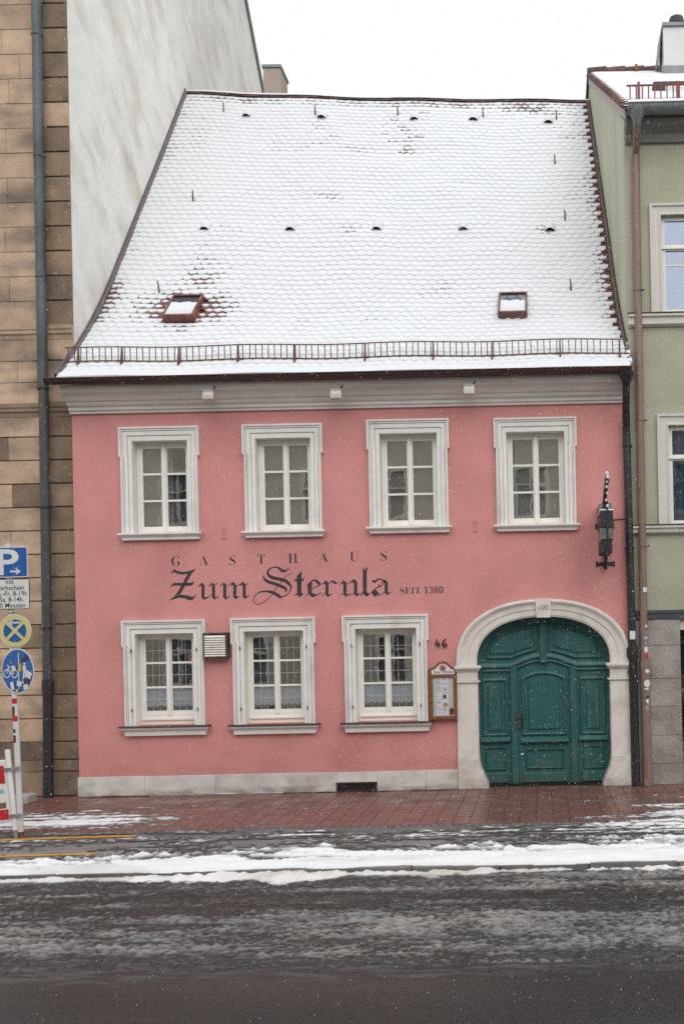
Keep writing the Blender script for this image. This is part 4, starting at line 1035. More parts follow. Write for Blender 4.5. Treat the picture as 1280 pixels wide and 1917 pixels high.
for k, (dx, yy, zz, rr) in enumerate(((.005,-1.0,za+.012,.032),(.008,-1.035,za-.05,.028),(-.005,-1.06,za-.13,.018),(-.012,-1.03,za-.2,.02),(-.02,-.97,sz1+.38,.016),(.0,-.9,sz1+.30,.018),(-.01,-.8,sz1+.2,.018),(.0,-1.0,sz1+.08,.022))):
    bm = bmesh.new(); bmesh.ops.create_icosphere(bm, subdivisions=2, radius=rr)
    for v in bm.verts: v.co = Vector((v.co.x*1.0, v.co.y*1.4, v.co.z*1.25)) * random.uniform(.9,1.1) + Vector((X+dx, yy, zz))
    me = bpy.data.meshes.new('clinging_snow'); bm.to_mesh(me); bm.free(); link('clinging_snow', me, SNOW, hsn, kind='stuff')
B().box(sx0-.005,sx1+.01,-1.01,-.3,sz1+.001,sz1+.03).build('lantern_snow', SNOW, hsn, bevel=.012, kind='stuff')

# menu case
X0, Z1 = sv(803,1245); X1, Z0 = sv(857,1346)
zmid = sv(830,1262)[1]; ztop = sv(829,1234)[1]
mc = empty('menu_case', ((X0+X1)/2, 0, Z0), 'varnished wooden menu case with arched white header under the house number', 'menu case')
cx_ = (X0+X1)/2; hw = (X1-X0)/2
def mtop(o):
    return [(cx_-hw+o, zmid+.10-o), (cx_-hw*.62, zmid+.125-o*1.05), (cx_-hw*.28, zmid+.205-o), (cx_, zmid+.225-o), (cx_+hw*.28, zmid+.205-o), (cx_+hw*.62, zmid+.125-o*1.05), (cx_+hw-o, zmid+.10-o)]
B().prism([(X0,Z0),(X1,Z0)] + mtop(0)[::-1], -.07, -.002).build('backing_board', WOOD, mc, bevel=.006)
B().lattice([X0+.004,X0+.058,X1-.058,X1-.004],[Z0+.004,Z0+.06,zmid-.05,zmid-.008], lambda i,j: i==1 and j==1, -.105, -.071).build('door_frame', WOOD, mc, bevel=.004)
hd = B().prism([(X0+.045,zmid),(X1-.045,zmid)] + [(x_, z_-.03) for x_, z_ in mtop(.018)][::-1][0:0] + [(X1-.045,zmid+.07),(cx_+hw*.58,zmid+.085),(cx_+hw*.26,zmid+.16),(cx_,zmid+.18),(cx_-hw*.26,zmid+.16),(cx_-hw*.58,zmid+.085),(X0+.045,zmid+.07)], -.078, -.0705).build('header_sign', S_WHITE, mc)
B().ring(cx_, zmid+.105, .044, .054, -.081, -.0785, 24).build('emblem_ring', S_BLACK, hd)
B().disc(cx_, zmid+.105, .0435, .0435, -.080, -.0785, 24).build('emblem_disc', EMBL, hd)
B().prism([(cx_+.024*math.cos(q)*(1 if k % 2 else .7), zmid+.103+.022*math.sin(q)*(1 if k % 2 else .7)) for k, q in enumerate([2*math.pi*j/14 for j in range(14)])], -.0822, -.0805).build('emblem_motif', STICK_D, hd)
link('header_text', text_mesh('\U0001D585\U0001D58A'[:1]+'\U0001D59A\U0001D592', .062, X0+.075, zmid+.018, -.0795, xscale=1.0), S_BLACK, hd)
link('header_text', text_mesh('\U0001D57E', .062, cx_-.012, zmid+.018, -.0795), EMBL, hd)
link('header_text', text_mesh('\U0001D599\U0001D58A\U0001D597\U0001D593\U0001D591\U0001D586', .062, cx_+.03, zmid+.018, -.0795, xscale=.92), S_BLACK, hd)
B().box(X0+.06,X1-.06,-.0745,-.0712,Z0+.06,zmid-.05).build('case_backing', CASEBK, mc)
sh = B().box(X0+.12,X1-.15,-.0785,-.0755,Z0+.075,zmid-.065).build('menu_sheet', PAPER, mc)
b = B(); zz = zmid-.09; random.seed(3)
while zz > Z0+.1:
    for (a_, c_) in ((X0+.13, cx_-.03), (cx_-.015, X1-.16)):
        if random.random() < .85: b.box(a_, a_+(c_-a_)*random.uniform(.5,1), -.0797, -.079, zz, zz+.008)
    zz -= random.choice((.017,.017,.03))
b.build('menu_lines', INK, sh, kind='stuff')
B().box(cx_-.005,cx_+.05,-.0805,-.0798,Z0+.36,Z0+.42).build('menu_picture', STICK_D, sh)
B().box(cx_+.0,cx_+.075,-.0805,-.0798,Z0+.225,Z0+.275).build('menu_picture', mat('food_photo',(0.55,0.30,0.12),.7,.3,30), sh)
cd = B().box(X1-.13,X1-.07,-.0795,-.0755,Z0+.08,Z0+.19).build('menu_card', STICK_D, mc)
B().box(X1-.115,X1-.085,-.0815,-.0797,Z0+.11,Z0+.14).build('card_motif', S_RED, cd)
B().box(X0+.057,X1-.057,-.094,-.091,Z0+.058,zmid-.049).build('glass', glass('case_glass', .06, (.95,.95,.95), 0), mc)
B().tube([(X0+.035,-.105,Z0+.36),(X0+.035,-.125,Z0+.36)], .01, 8).build('knob', S_GREY, mc)

# ------------------------------------------------------------------ left neighbour: sandstone
SB = 0.13
lb_ = empty('sandstone_building', (-9.5, SB, 0), 'tall sandstone building with whitewashed gable wall and grey drainpipe at left', 'building')
# core walls with joint colour
gab = [(SB+.02,-0.2),(SB+.02,19.5),(6.3,25.2),(12.5,18.95),(16.5,14.9),(16.5,-0.2)]
b = B(); n = len(gab)
vs = [(XL-.002,y,z) for y,z in gab] + [(XL-3.5,y,z) for y,z in gab]
b.add(vs, [list(range(n)), list(range(2*n-1,n-1,-1))] + [(i,(i+1) % n,(i+1) % n+n,i+n) for i in range(n)])
b.build('gable_wall', PLAST, lb_)
B().extrude_x([(6.25,25.25),(6.3,25.36),(16.8,14.75),(16.7,14.65)], XL-3.6, XL+.06).build('roof_edge', ZINC, lb_)
B().box(XL-3.4, XL-.004, SB+.012, SB+.5, -.05, 19.4).build('joint_backing', SANDJ, lb_)
courses = []
z = 0.0
zc = [0.0, 0.42, 0.62, 0.93]
z = 0.93
S1 = sv(60, 778)[1]; S0_ = sv(60, 755)[1]
while z < S1 - 0.2: z += 0.402; zc.append(z)
zc[-1] = S1
zc.append(S0_+.02)
T0, T1 = sv(60,632)[1], sv(60,606)[1]
z = S0_+.02
for k in range(3): z += (T0-(S0_+.02))/3; zc.append(z)
zc.append(T1)
z = T1
while z < 16.4: z += 0.424; zc.append(z)
PXR, PXL = XL-.003, -8.44
random.seed(21)
for k, (a, b_) in enumerate(zip(zc[:-1], zc[1:])):
    g_ = .007; band = abs(a-S1) < 1e-6 or abs(a-T0) < 1e-6; base = b_ < 0.95
    if band:
        h_ = b_-a
        for (xa, xb, yy) in ((PXL+.002, PXR+.0, -.06), (XL-3.3, PXL-.002, -.05)):
            B().extrude_x([(SB+.02,a),(SB+yy*.3,a),(SB+yy*.5,a+h_*.3),(SB+yy,a+h_*.4),(SB+yy,a+h_*.62),(SB+yy*1.3,a+h_*.7),(SB+yy*1.3,b_-.002),(SB+.02,b_-.002)], xa, xb).build('string_course', SAND if b_ > 8 else SANDDK, lb_)
        continue
    # pilaster block with a sunk joint above and below
    zz0, zz1 = a+.011, b_-.011
    dk = b_ < 7 or random.random() < .8
    B().box(PXL+.004, PXR-.002, SB-.03-random.uniform(0,.006), SB+.02, zz0, zz1).build('stone_block', SANDDK if (dk and not (T0 > a > S0_)) else SAND, lb_, bevel=.008)
    # wall blocks
    off = (k % 2)*.42 + random.uniform(-.05,.05); cuts = [XL-3.3]
    x = -11.0 + off
    while x < PXL-.25: cuts.append(x); x += random.uniform(.72,.9)
    cuts.append(PXL-.02)
    if base: cuts = [XL-3.3, -10.2, -9.3, PXL-.02]
    for c0, c1 in zip(cuts[:-1], cuts[1:]):
        low_ = b_ < S1+.01
        dkp = 1.0 if base else (.22 if low_ else .0)
        gp_ = .010 if low_ and not base else .004
        B().box(c0+.003, c1-.003, SB-(.026 if low_ else .006)-random.uniform(0,.005), SB+.02, a+gp_, b_-gp_).build('stone_block', SANDDK if random.random() < dkp else SAND, lb_, bevel=.004)
dp = empty('drainpipe', parent=lb_); dp['label'] = 'grey blue drainpipe running down the sandstone front'
pX = -8.50
px_at = lambda py, q: sv(q, py, -.05)[0]
zj = sv(80,725,-.05)[1]
B().tube([(px_at(0,70),-.05,15.0),(px_at(350,74),-.05,sv(74,350,-.05)[1]),(px_at(725,81),-.05,zj)], .082, 14).build('upper_pipe', PIPETEAL, dp, smooth=True)
B().tube([(px_at(725,82),-.05,zj),(px_at(1280,90),-.05,sv(90,1280,-.05)[1])], .078, 14).build('middle_pipe', mat('dark_grey_drainpipe',(0.055,0.058,0.06),.45,.2,4), dp, smooth=True)
B().tube([(px_at(1272,90),-.05,sv(90,1272,-.05)[1]),(px_at(1285,90),-.05,sv(90,1290,-.05)[1]),(px_at(1285,90),-.05,sv(90,1300,-.05)[1]),(px_at(1490,91),-.05,0.0)], [.095,.095,.082,.082], 14).build('standpipe', PIPEBLK, dp, smooth=True)
for py_, q in ((65,70),(292,74),(518,77),(728,81),(950,85),(1176,88)):
    x, z = sv(q, py_, -.05); B().tube([(x,-.05,z-.018),(x,-.05,z+.018)], .094, 14).build('clamp', IRON if py_ > 700 else PIPETEAL, dp)
B().tube([(-8.36,-.02,2.2),(-8.42,-.03,1.6),(-8.40,-.03,1.3),(-8.45,-.03,.9),(-8.43,-.03,.1)], .008, 5).build('cable', IRON, dp)

# ------------------------------------------------------------------ right neighbour: sage green
gb = empty('green_house', (4.0, 0, 0), 'tall sage green house with granite shop front and snowy roof at right', 'house')
GX = 1.605; GE = 11.2
side = lambda y: 1.618 - .043*y
# side wall facing left
b = B()
sw = [(0.02,0.0),(0.02,GE+.12),(5.5,15.15),(11,GE+.12),(11,0.0)]
b.add([(side(y),y,z) for y,z in sw] + [(side(y)+.35,y,z) for y,z in sw], [list(range(5)), list(range(9,4,-1))] + [(i,(i+1) % 5,(i+1) % 5+5,i+5) for i in range(5)])
b.build('gable_wall', GREENL, gb)
# front wall with window openings
def gwin(l, t, b_, w=1.30): 
    x0 = sv(l, (t+b_)/2)[0]; return (x0, x0+w, sv(l+10, t)[1], sv(l+10, b_)[1])
GW = [gwin(1216,383,588), gwin(1230,776,984)]
gh = [(a+.19, b_-.19, s_+0.02, t-.2) for a, b_, t, s_ in GW]
FZ = sv(1240,1142)[1]
gxs = sorted({GX+.004, 6.0, *[h[0] for h in gh], *[h[1] for h in gh]}); gzs = sorted({FZ, GE, *[h[2] for h in gh], *[h[3] for h in gh]})
B().lattice(gxs, gzs, lambda i,j: any(h[0] < (gxs[i]+gxs[i+1])/2 < h[1] and h[2] < (gzs[j]+gzs[j+1])/2 < h[3] for h in gh), 0.0, .3).build('front_wall', GREEN, gb)
B().add([(1.98,.31,FZ),(6,.31,FZ),(6,4,FZ),(1.98,4,FZ),(1.98,.31,GE),(6,.31,GE),(6,4,GE),(1.98,4,GE)], [(0,1,2,3),(4,5,6,7),(2,3,7,6),(0,3,7,4),(1,2,6,5)]).build('upper_rooms', ROOM, gb)
for k, (a, b_, t, s_) in enumerate(GW):
    w = empty('window', parent=gb); w['label'] = ('upper window of the green house reflecting pale sky', 'lower window of the green house with grey drapes')[k]
    fr = B()
    L0 = [(a,s_),(a,t),(b_,t),(b_,s_)]
    steps = [(0,0),(0,-.06),(.04,-.06),(.05,-.035),(.15,-.03),(.165,-.045),(.19,-.045),(.19,.1)]
    vs = []
    for o, y in steps: vs += [(a+o,y,s_),(a+o,y,t-o),(b_-o,y,t-o),(b_-o,y,s_)]
    fr.add(vs, [(q*4+i, q*4+i+1, q*4+i+5, q*4+i+4) for q in range(len(steps)-1) for i in range(3)])
    fr.build('surround', GTRIM, w)
    x0, x1, z0, z1 = a+.19, b_-.19, s_+.02, t-.19
    zt_ = z0+(z1-z0)*.68
    B().lattice([x0,x0+.075,x1-.075,x1],[z0,z0+.07,zt_-.05,zt_+.05,z1-.07,z1], lambda i,j: i==1 and j in (1,3), .06, .13).build('frame', WHITEP, w)
    B().box(x0-.0+.002,x1-.002,.03,.058,zt_-.03,zt_+.012).build('transom', WHITEP, w, bevel=.006)
    B().box(x0+.07,x1-.07,.09,.095,z0+.06,zt_-.045).build('pane', GLASSB, w); B().box(x0+.07,x1-.07,.09,.095,zt_+.045,z1-.06).build('pane', GLASSB, w)
    if k == 0: B().box(x0+.074,x1-.074,.08,.1,z0+(zt_-z0)*.73,z0+(zt_-z0)*.73+.02).build('glazing_bar', WHITEP, w)
    else:
        vs = []; n_ = 40
        for i in range(n_+1):
            u = i/n_; x = x0+.05+(x1-x0-.1)*u; y = .2+.025*math.sin(u*30)
            vs += [(x,y,z0+.02),(x,y,z1)]
        B().add(vs, [(2*i,2*i+2,2*i+3,2*i+1) for i in range(n_)]).build('drapes', CURT, w, smooth=True)
# string courses below each window
for (py0, py1, xl) in ((590,612,1204),(984,1000,1212)):
    z1_, z0_ = sv(1240,py0)[1], sv(1240,py1)[1]; xl_ = GX + .005
    h_ = z1_-z0_
    B().extrude_x([(-.001,z1_),(-.13,z1_-.005),(-.13,z1_-.045),(-.09,z1_-.06),(-.09,z0_+.03),(-.04,z0_),(-.001,z0_)], xl_, 6.0).build('string_course', GTRIM, gb)
    B().box(xl_-.01, 6.0, -.145, -.0, z1_+.001, z1_+.015).build('lead_cover', SLATEGREY, gb)
# dark lintel and granite ground floor
FB = sv(1240,1160)[1]
B().box(GX+.004, 6.0, -.045, .3, FB, FZ-.002).build('lintel_band', BAND, gb, bevel=.01)
B().box(GX+.004, 6.0, -.06, -.046, FZ-.055, FZ-.01).build('lintel_strip', BAND, gb)
gz = [0.0, *[sv(1240, q)[1] for q in (1429,1376,1322,1270,1208)], FB-.002]
gx1 = sv(1274,1300)[0]
for a, b_ in zip(gz[:-1], gz[1:]):
    B().box(GX+.004, gx1, -.03, .25, a+.003, b_-.003).build('granite_slab', GRAN, gb, bevel=.003)
B().box(GX+.004, gx1-.01, -.022, .2, 0.0, FB-.01).build('slab_joint', DOORGAP, gb)
shop = empty('shop_window', parent=gb)
B().box(gx1+.012, 6.0, .04, .1, FB-.18, FB-.003).build('head_panel', GTRIM, shop)
B().box(gx1+.012, 6.0, .12, .13, .35, FB-.181).build('pane', DARKGL, shop)
B().box(gx1+.01, 6.0, .02, .2, .0, .35).build('stall_riser', GRAN, shop)
B().box(gx1+.012, gx1+.9, .2, .21, sv(1275,1412)[1]+.05, sv(1275,1350)[1]).build('red_display', SHOPRED, shop)
B().box(gx1+.012, gx1+.9, .195, .2, sv(1275,1424)[1], sv(1275,1412)[1]+.045).build('white_display', S_WHITE, shop)
B().box(gx1+.005, 6.0, 1.4, 1.5, 0, FZ).build('shop_back', ROOM, shop)
# eaves, gutter, roof
B().extrude_x([(0.0,GE-.3),(-.06,GE-.3),(-.10,GE-.18),(-.24,GE-.1),(-.3,GE-.02),(-.3,GE+.05),(0.0,GE+.05)], GX+.02, 6.0).build('eaves_cornice', mat('grey_eaves',(0.20,0.195,0.18),.8,.15,3), gb)
gtz = sv(1200,200,-.45)[1]
gutter(gb, GX+.01, 6.0, -.42, gtz+.02, .135, ZINC, .02)
b = B()
rp0 = lambda y: GE+.14+(y+.35)*(15.15-GE-.14)/5.85
vs = []
nx_, ny_ = 60, 40
for j in range(ny_+1):
    y = -.42+5.94*j/ny_
    for i in range(nx_+1):
        x = side(max(0,y))-.05+(6.0-side(0)+.05)*i/nx_
        e = min(1, i/2.0); ee = min(1, j/1.2)
        h_ = .04+.05*e*ee + .012*float(fbm(np.array(x*3.), np.array(y*3.), 2))
        vs.append((x, y, rp0(y)+h_))
b.add(vs, [(j*(nx_+1)+i, j*(nx_+1)+i+1, (j+1)*(nx_+1)+i+1, (j+1)*(nx_+1)+i) for j in range(ny_) for i in range(nx_)])
link('neighbour_roof_snow', b.mesh('neighbour_roof_snow', smooth=True), SNOW, kind='stuff', label='smooth snow sheet on the roof of the green house', cat='snow')
groof = B().add([(side(-.3)-.06,-.4,rp0(-.4)-.02),(6,-.4,rp0(-.4)-.02),(6,5.5,rp0(5.5)-.02),(side(5.5)-.06,5.5,rp0(5.5)-.02),(6,11.2,GE-.1),(side(11)-.06,11.2,GE-.1),
     (side(-.3)-.06,-.4,rp0(-.4)+.035),(6,-.4,rp0(-.4)+.035),(6,5.5,rp0(5.5)+.035),(side(5.5)-.06,5.5,rp0(5.5)+.035),(6,11.2,GE-.04),(side(11)-.06,11.2,GE-.04)],
     [(0,1,2,3),(3,2,4,5),(6,7,8,9),(9,8,10,11),(0,6,9,3),(3,9,11,5),(0,1,7,6)]).build('roof', TILE, gb)
random.seed(9)
for k in range(22):
    y = -.32 + k*.262; x = side(max(0,y))-.02
    B().add([(x-.075,y-.06,rp0(y)+.045),(x+.07,y-.06,rp0(y)+.055),(x+.07,y+.21,rp0(y+.21)+.03),(x-.075,y+.21,rp0(y+.21)+.02),(x-.075,y-.06,rp0(y)-.0),(x+.07,y-.06,rp0(y)+.035),(x+.07,y+.21,rp0(y+.21)+.01),(x-.075,y+.21,rp0(y+.21)-.02)],
            [(0,1,2,3),(4,7,6,5),(0,4,5,1),(1,5,6,2),(2,6,7,3),(3,7,4,0)]).build('verge_tile', TILE, groof)
b = B(); b.add([(side(y)-.03,y,rp0(y)+o) for y in (-.3,5.5) for o in (-.02,-.2)] + [(side(y)-.012,y,rp0(y)+o) for y in (-.3,5.5) for o in (-.02,-.2)], [(0,1,3,2),(4,6,7,5),(1,5,7,3),(0,2,6,4),(0,4,5,1),(2,3,7,6)])
b.build('barge_board', mat('pale_barge',(0.46,0.40,0.36),.8,.1,5), groof)
for k in range(11):
    xx = side(5.5)-.05+k*.42
    B().tube([(xx,5.5,15.22),(xx+.43,5.5,15.235)], [.10,.115], 10).build('ridge_tile', TILE, groof, smooth=True)
rx, rz = sv(1190,124,5.3); B().tube([(rx,5.3,rz-.2),(rx,5.3,rz+.04)], .03, 6).build('ridge_spike', REDIRON, groof)
# its snow guard
sg2 = empty('snow_guard', parent=gb); gy_ = .06
x0 = sv(1172,170,gy_)[0]
zA, zB = sv(1200,187,gy_)[1], sv(1200,160,gy_)[1]
for zz in (zA, zB): B().tube([(x0,gy_,zz),(6.0,gy_,zz+.02)], .016, 6).build('rail', REDIRON, sg2)
for k in range(24): B().tube([(x0+.06+k*.105,gy_,zA),(x0+.06+k*.105,gy_,zB)], .012, 5).build('bar', REDIRON, sg2)
for k in range(5): B().box(x0+.18+k*.66,x0+.225+k*.66,gy_-.05,gy_-.017,zA-.04,zB+.04).build('bracket', REDIRON, sg2)
# roof hatch behind the guard
hx, hz = sv(1222,172,1.2)
hatch = B().box(hx,hx+1.3,1.2,1.9,hz-.1,hz+.2).build('roof_hatch', IRON, gb, bevel=.02)
B().box(hx+.22,hx+1.2,1.18,1.198,hz-.02,hz+.12).build('hatch_glass', CASEBK, hatch)
# chimney
c0 = sv(1241,90,4.6)[0]; cz0 = sv(1250,128,4.6)[1]; cz1 = sv(1250,48,4.6)[1]
ch = B().box(c0,c0+1.1,4.6,5.4,cz0-.8,cz1-.02).build('chimney', CHIM, gb, bevel=.01)
B().box(c0-.015,c0+1.12,4.58,5.42,cz0-.22,cz0+.05).build('chimney_flashing', ZINC, ch)
B().add([(c0-.02,4.55,cz1-.02),(c0+1.12,4.55,cz1-.02),(c0+1.12,5.5,cz1-.02),(c0-.02,5.5,cz1-.02),(c0-.02,4.55,cz1+.05),(c0+1.12,4.55,cz1+.05),(c0+1.12,5.5,cz1+.05),(c0-.02,5.5,cz1+.05)],
        [(0,1,5,4),(1,2,6,5),(2,3,7,6),(3,0,4,7),(4,5,6,7),(3,2,1,0)]).build('chimney_cap', ZINC, ch)
B().add([(c0-.02,4.7,cz1),(c0-.03,4.72,cz1),(c0-.12,4.72,cz1-.68),(c0-.09,4.72,cz1-.7),(c0-.02,5.3,cz1),(c0-.03,5.3,cz1),(c0-.12,5.3,cz1-.68),(c0-.09,5.3,cz1-.7)],
        [(0,1,2,3),(4,7,6,5),(0,4,5,1),(1,5,6,2),(2,6,7,3),(3,7,4,0)]).build('chimney_shield', ZINC, ch)
B().tube([(c0+.35,5.0,cz1+.05),(c0+.35,5.0,cz1+.2),(c0+.35,5.0,cz1+.23),(c0+.35,5.0,cz1+.4)], [.17,.16,.2,.15], 12).build('chimney_pot', IRON, ch)
# brown drainpipe with stickers
bp = empty('drainpipe', parent=gb); bp['label'] = 'brown drainpipe covered with stickers at the foot'
q = lambda px_, py_: (sv(px_, py_, -.1)[0], -.1, sv(px_, py_, -.1)[1])
h0 = sv(1192,215,-.42); 
B().tube([(h0[0],-.42,gtz-.02),(h0[0],-.42,gtz-.1),(h0[0],-.40,gtz-.2),(h0[0],-.36,gtz-.27)], [.15,.13,.075,.065], 14).build('hopper', ZINC, bp, smooth=True)
B().tube([(h0[0],-.36,gtz-.25),(h0[0],-.25,gtz-.5),q(1189,290),q(1190,380),q(1196,700),q(1205,1250)], .066, 14).build('pipe', PIPEBRN, bp, smooth=True)
a_ = q(1206,1235)
B().tube([(a_[0],-.1,a_[2]),(a_[0],-.1,a_[2]-.13),(a_[0],-.1,a_[2]-.2),(a_[0]+.01,-.1,0)], [.088,.088,.078,.082], 14).build('standpipe', PIPEBRN, bp, smooth=True)
for px_, py_ in ((1193,543),(1198,787),(1203,1022),(1207,1264)):
    x, y, z = q(px_, py_); B().tube([(x,y,z-.015),(x,y,z+.015)], .078, 14).build('clamp', PIPEBRN, bp); B().tube([(x+.07,y,z),(x+.11,y,z)], .014, 6).build('clamp_bolt', IRON, bp)
def pipe_sticker(px_, py_, w, h_, m, rr=.069, rnd=False):
    x, y, z = q(px_, py_); n_ = 8; vs = []; cxp = q(1196+(py_-700)*.0165 if py_ < 1240 else 1206.5, py_)[0]; rr = rr if py_ < 1238 else .084
    for i in range(n_+1):
        a = (-.5+i/n_)*w/rr + (x-cxp)/rr*.9
        k = 1 if not rnd else math.sqrt(max(.02, 1-(2*i/n_-1)**2))
        xx, yy = cxp+math.sin(a)*rr, -.1-math.cos(a)*rr
        vs += [(xx, yy-.002, z-h_/2*k), (xx, yy-.002, z+h_/2*k)]
    return B().add(vs, [(2*i,2*i+2,2*i+3,2*i+1) for i in range(n_)]).build('sticker', m, bp, smooth=True)
for px_, py_, w, h_, m, rnd in ((1207,1104,.085,.08,STICK_W,0),(1209,1172,.05,.05,STICK_W,1),(1211,1185,.05,.07,S_GREY,0),(1209,1194,.08,.055,STICK_B,0),(1211,1205,.09,.075,S_GREY,1),(1210,1216,.09,.09,STICK_W,0),(1211,1228,.10,.075,S_RED,0),(1211,1256,.08,.055,STICK_W,0),(1211,1279,.13,.125,STICK_W,1),(1209,1289,.075,.03,STICK_W,0),(1213,1305,.08,.05,STICK_D,0),(1213,1312,.10,.08,STICK_W,1),(1212,1324,.11,.08,S_GREY,1),(1214,1327,.05,.04,STICK_Y,0)):
    pipe_sticker(px_, py_, w, h_, m, rnd=rnd)

# ------------------------------------------------------------------ street furniture
PYy = -3.45
def svp(px_, py_): return sv(px_, py_, PYy)
base = svp(40,1568); topp = svp(16,1018)
sp = empty('sign_post', (base[0], PYy, 0), 'white sign post carrying parking, no stopping and bicycle path signs at left', 'sign post')
lean = (topp[0]-base[0])/(topp[1]-base[1])
xp = lambda z: base[0]+lean*z
B().tube([(base[0],PYy,-.02),(topp[0],PYy,topp[1])], .038, 14).build('pole', POLEW, sp, smooth=True)
B().tube([(xp(0),PYy,-.01),(xp(.07),PYy,.07)], .0405, 14).build('pole_foot', RUST, sp)
Ys = PYy-.05
def plate(x0,x1,z0,z1,y,m,r=.03):
    P = []
    for cx_, cz_, a0 in ((x1-r,z1-r,0),(x0+r,z1-r,90),(x0+r,z0+r,180),(x1-r,z0+r,270)):
        P += [(cx_+r*math.cos(R(a0+k*18)), cz_+r*math.sin(R(a0+k*18))) for k in range(6)]
    return B().prism(P, y-.003, y)
# parking sign
x1, z1 = sv(52,1023,Ys); _, z0 = sv(52,1080,Ys); x0 = x1-.545
ps = plate(x0,x1,z0,z1,Ys,S_WHITE).build('parking_sign', S_WHITE, sp)
plate(x0+.012,x1-.012,z0+.012,z1-.012,Ys-.0035,S_BLUE,.022).build('blue_field', S_BLUE, ps)
link('sign_text', text_mesh('P', .48, sv(35,1055,Ys)[0]-.315, sv(15,1075,Ys)[1], Ys-.0075, .010, xscale=1.3), S_WHITE, ps)
ax, az = sv(20,1070,Ys); ar = B()
ar.prism([(ax,az-.012),(ax+.10,az-.012),(ax+.10,az+.012),(ax,az+.012)], Ys-.0078, Ys-.0075); ar.prism([(ax+.085,az-.045),(ax+.145,az),(ax+.085,az+.045),(ax+.075,az+.03),(ax+.108,az),(ax+.075,az-.03)], Ys-.0086, Ys-.0082)
ar.build('arrow', S_WHITE, ps)
# text plate
x1, z1 = sv(56,1083,Ys); _, z0 = sv(56,1140,Ys); x0 = x1-.60
tp = plate(x0,x1,z0,z1,Ys,S_WHITE).build('text_plate', S_BLACK, sp)
plate(x0+.01,x1-.01,z0+.01,z1-.01,Ys-.0035,S_WHITE,.024).build('white_field', S_WHITE, tp)
cxp = x0+.272
rows = ('mit','Parkschein','Mo.-Fr. 8-19h','Sa. 8-14h','120 Minuten'); rx_ = (19.5,None,None,None,None)
ends = (None,46,52,43.5,48.5)
for k, s_ in enumerate(rows):
    zz = sv(25, 1093.5+k*11.0, Ys)[1]
    me = text_mesh(s_, .092, 0, zz, Ys-.0075, .0008, 'LEFT', .92)
    w_ = max(v.co.x for v in me.vertices)
    xr = sv(27,1093,Ys)[0] if k == 0 else sv(ends[k],1093+k*11,Ys)[0]
    for v in me.vertices: v.co.x += xr-w_
    link('sign_text', me, S_BLACK, tp)
# no stopping sign
cx_, cz_ = sv(29,1181,Ys); rr = .222
ns = B().disc(cx_,cz_,rr,rr,Ys-.003,Ys).build('no_stopping_sign', S_WHITE, sp)
B().ring(cx_,cz_,rr*.70,rr*.965,Ys-.0055,Ys-.0035).build('ring', S_CREAM, ns)
B().disc(cx_,cz_,rr*.70,rr*.70,Ys-.0052,Ys-.0035).build('blue_field', S_BLUE, ns)
for s_ in (1,-1):
    d = .70710678; w_ = rr*.09; l_ = rr*.72
    B().prism([(cx_+s_*(-l_*d)-w_*d, cz_-l_*d+s_*w_*d),(cx_+s_*(-l_*d)+w_*d, cz_-l_*d-s_*w_*d),(cx_+s_*(l_*d)+w_*d, cz_+l_*d-s_*w_*d),(cx_+s_*(l_*d)-w_*d, cz_+l_*d+s_*w_*d)], Ys-.0075-(.001 if s_ > 0 else 0), Ys-.0056).build('cross_bar', S_CREAM, ns)
zz = cz_+rr*.50; ar = B(); ar.prism([(cx_-.04,zz-.011),(cx_+.075,zz-.011),(cx_+.075,zz+.011),(cx_-.04,zz+.011)], Ys-.0095, Ys-.0093); ar.prism([(cx_-.085,zz),(cx_-.035,zz-.04),(cx_-.025,zz-.026),(cx_-.055,zz),(cx_-.025,zz+.026),(cx_-.035,zz+.04)], Ys-.0105, Ys-.0098)
ar.build('arrow', S_WHITE, ns)
# bicycle sign, turned about the pole
cx_, cz_ = sv(34,1256,Ys-.03); rr = .305
Mb = Matrix.Translation((cx_, Ys-.03, cz_)) @ Matrix.Rotation(R(-23), 4, 'Z')
def loc_build(b, nm, m, par):
    b.v = [tuple(Mb @ Vector(v)) for v in b.v]; return b.build(nm, m, par)
bs = loc_build(B().disc(0,0,rr,rr,-.003,0), 'bicycle_sign', S_WHITE, sp)
loc_build(B().disc(0,0,rr*.945,rr*.945,-.0055,-.0032), 'blue_field', S_BLUE, bs)
loc_build(B().box(.018,.032,-.0075,-.0058,-.24,.24), 'divider', S_WHITE, bs)
bk = B(); bz = -.035
bk.ring(-.20,bz,.048,.062,-.0072,-.0058,24); bk.ring(-.055,bz,.048,.062,-.0072,-.0058,24)
def bar2(b, p0, p1, w, y):
    a = Vector((p1[0]-p0[0],0,p1[1]-p0[1])).normalized(); nn = Vector((-a.z,0,a.x))*w/2
    b.prism([(p0[0]+nn.x,p0[1]+nn.z),(p0[0]-nn.x,p0[1]-nn.z),(p1[0]-nn.x,p1[1]-nn.z),(p1[0]+nn.x,p1[1]+nn.z)], y-.0008, y)
for i, (p0, p1) in enumerate((((-.20,bz),(-.165,bz+.09)),((-.165,bz+.09),(-.085,bz+.075)),((-.165,bz+.07),(-.12,bz-.005)),((-.12,bz-.005),(-.08,bz+.095)),((-.12,bz-.005),(-.055,bz)),((-.055,bz),(-.085,bz+.08)),((-.19,bz+.115),(-.15,bz+.10)),((-.10,bz+.1),(-.055,bz+.1)))): bar2(bk, p0, p1, .013, -.0075-.001*i)
loc_build(bk, 'bicycle_symbol', S_WHITE, bs)
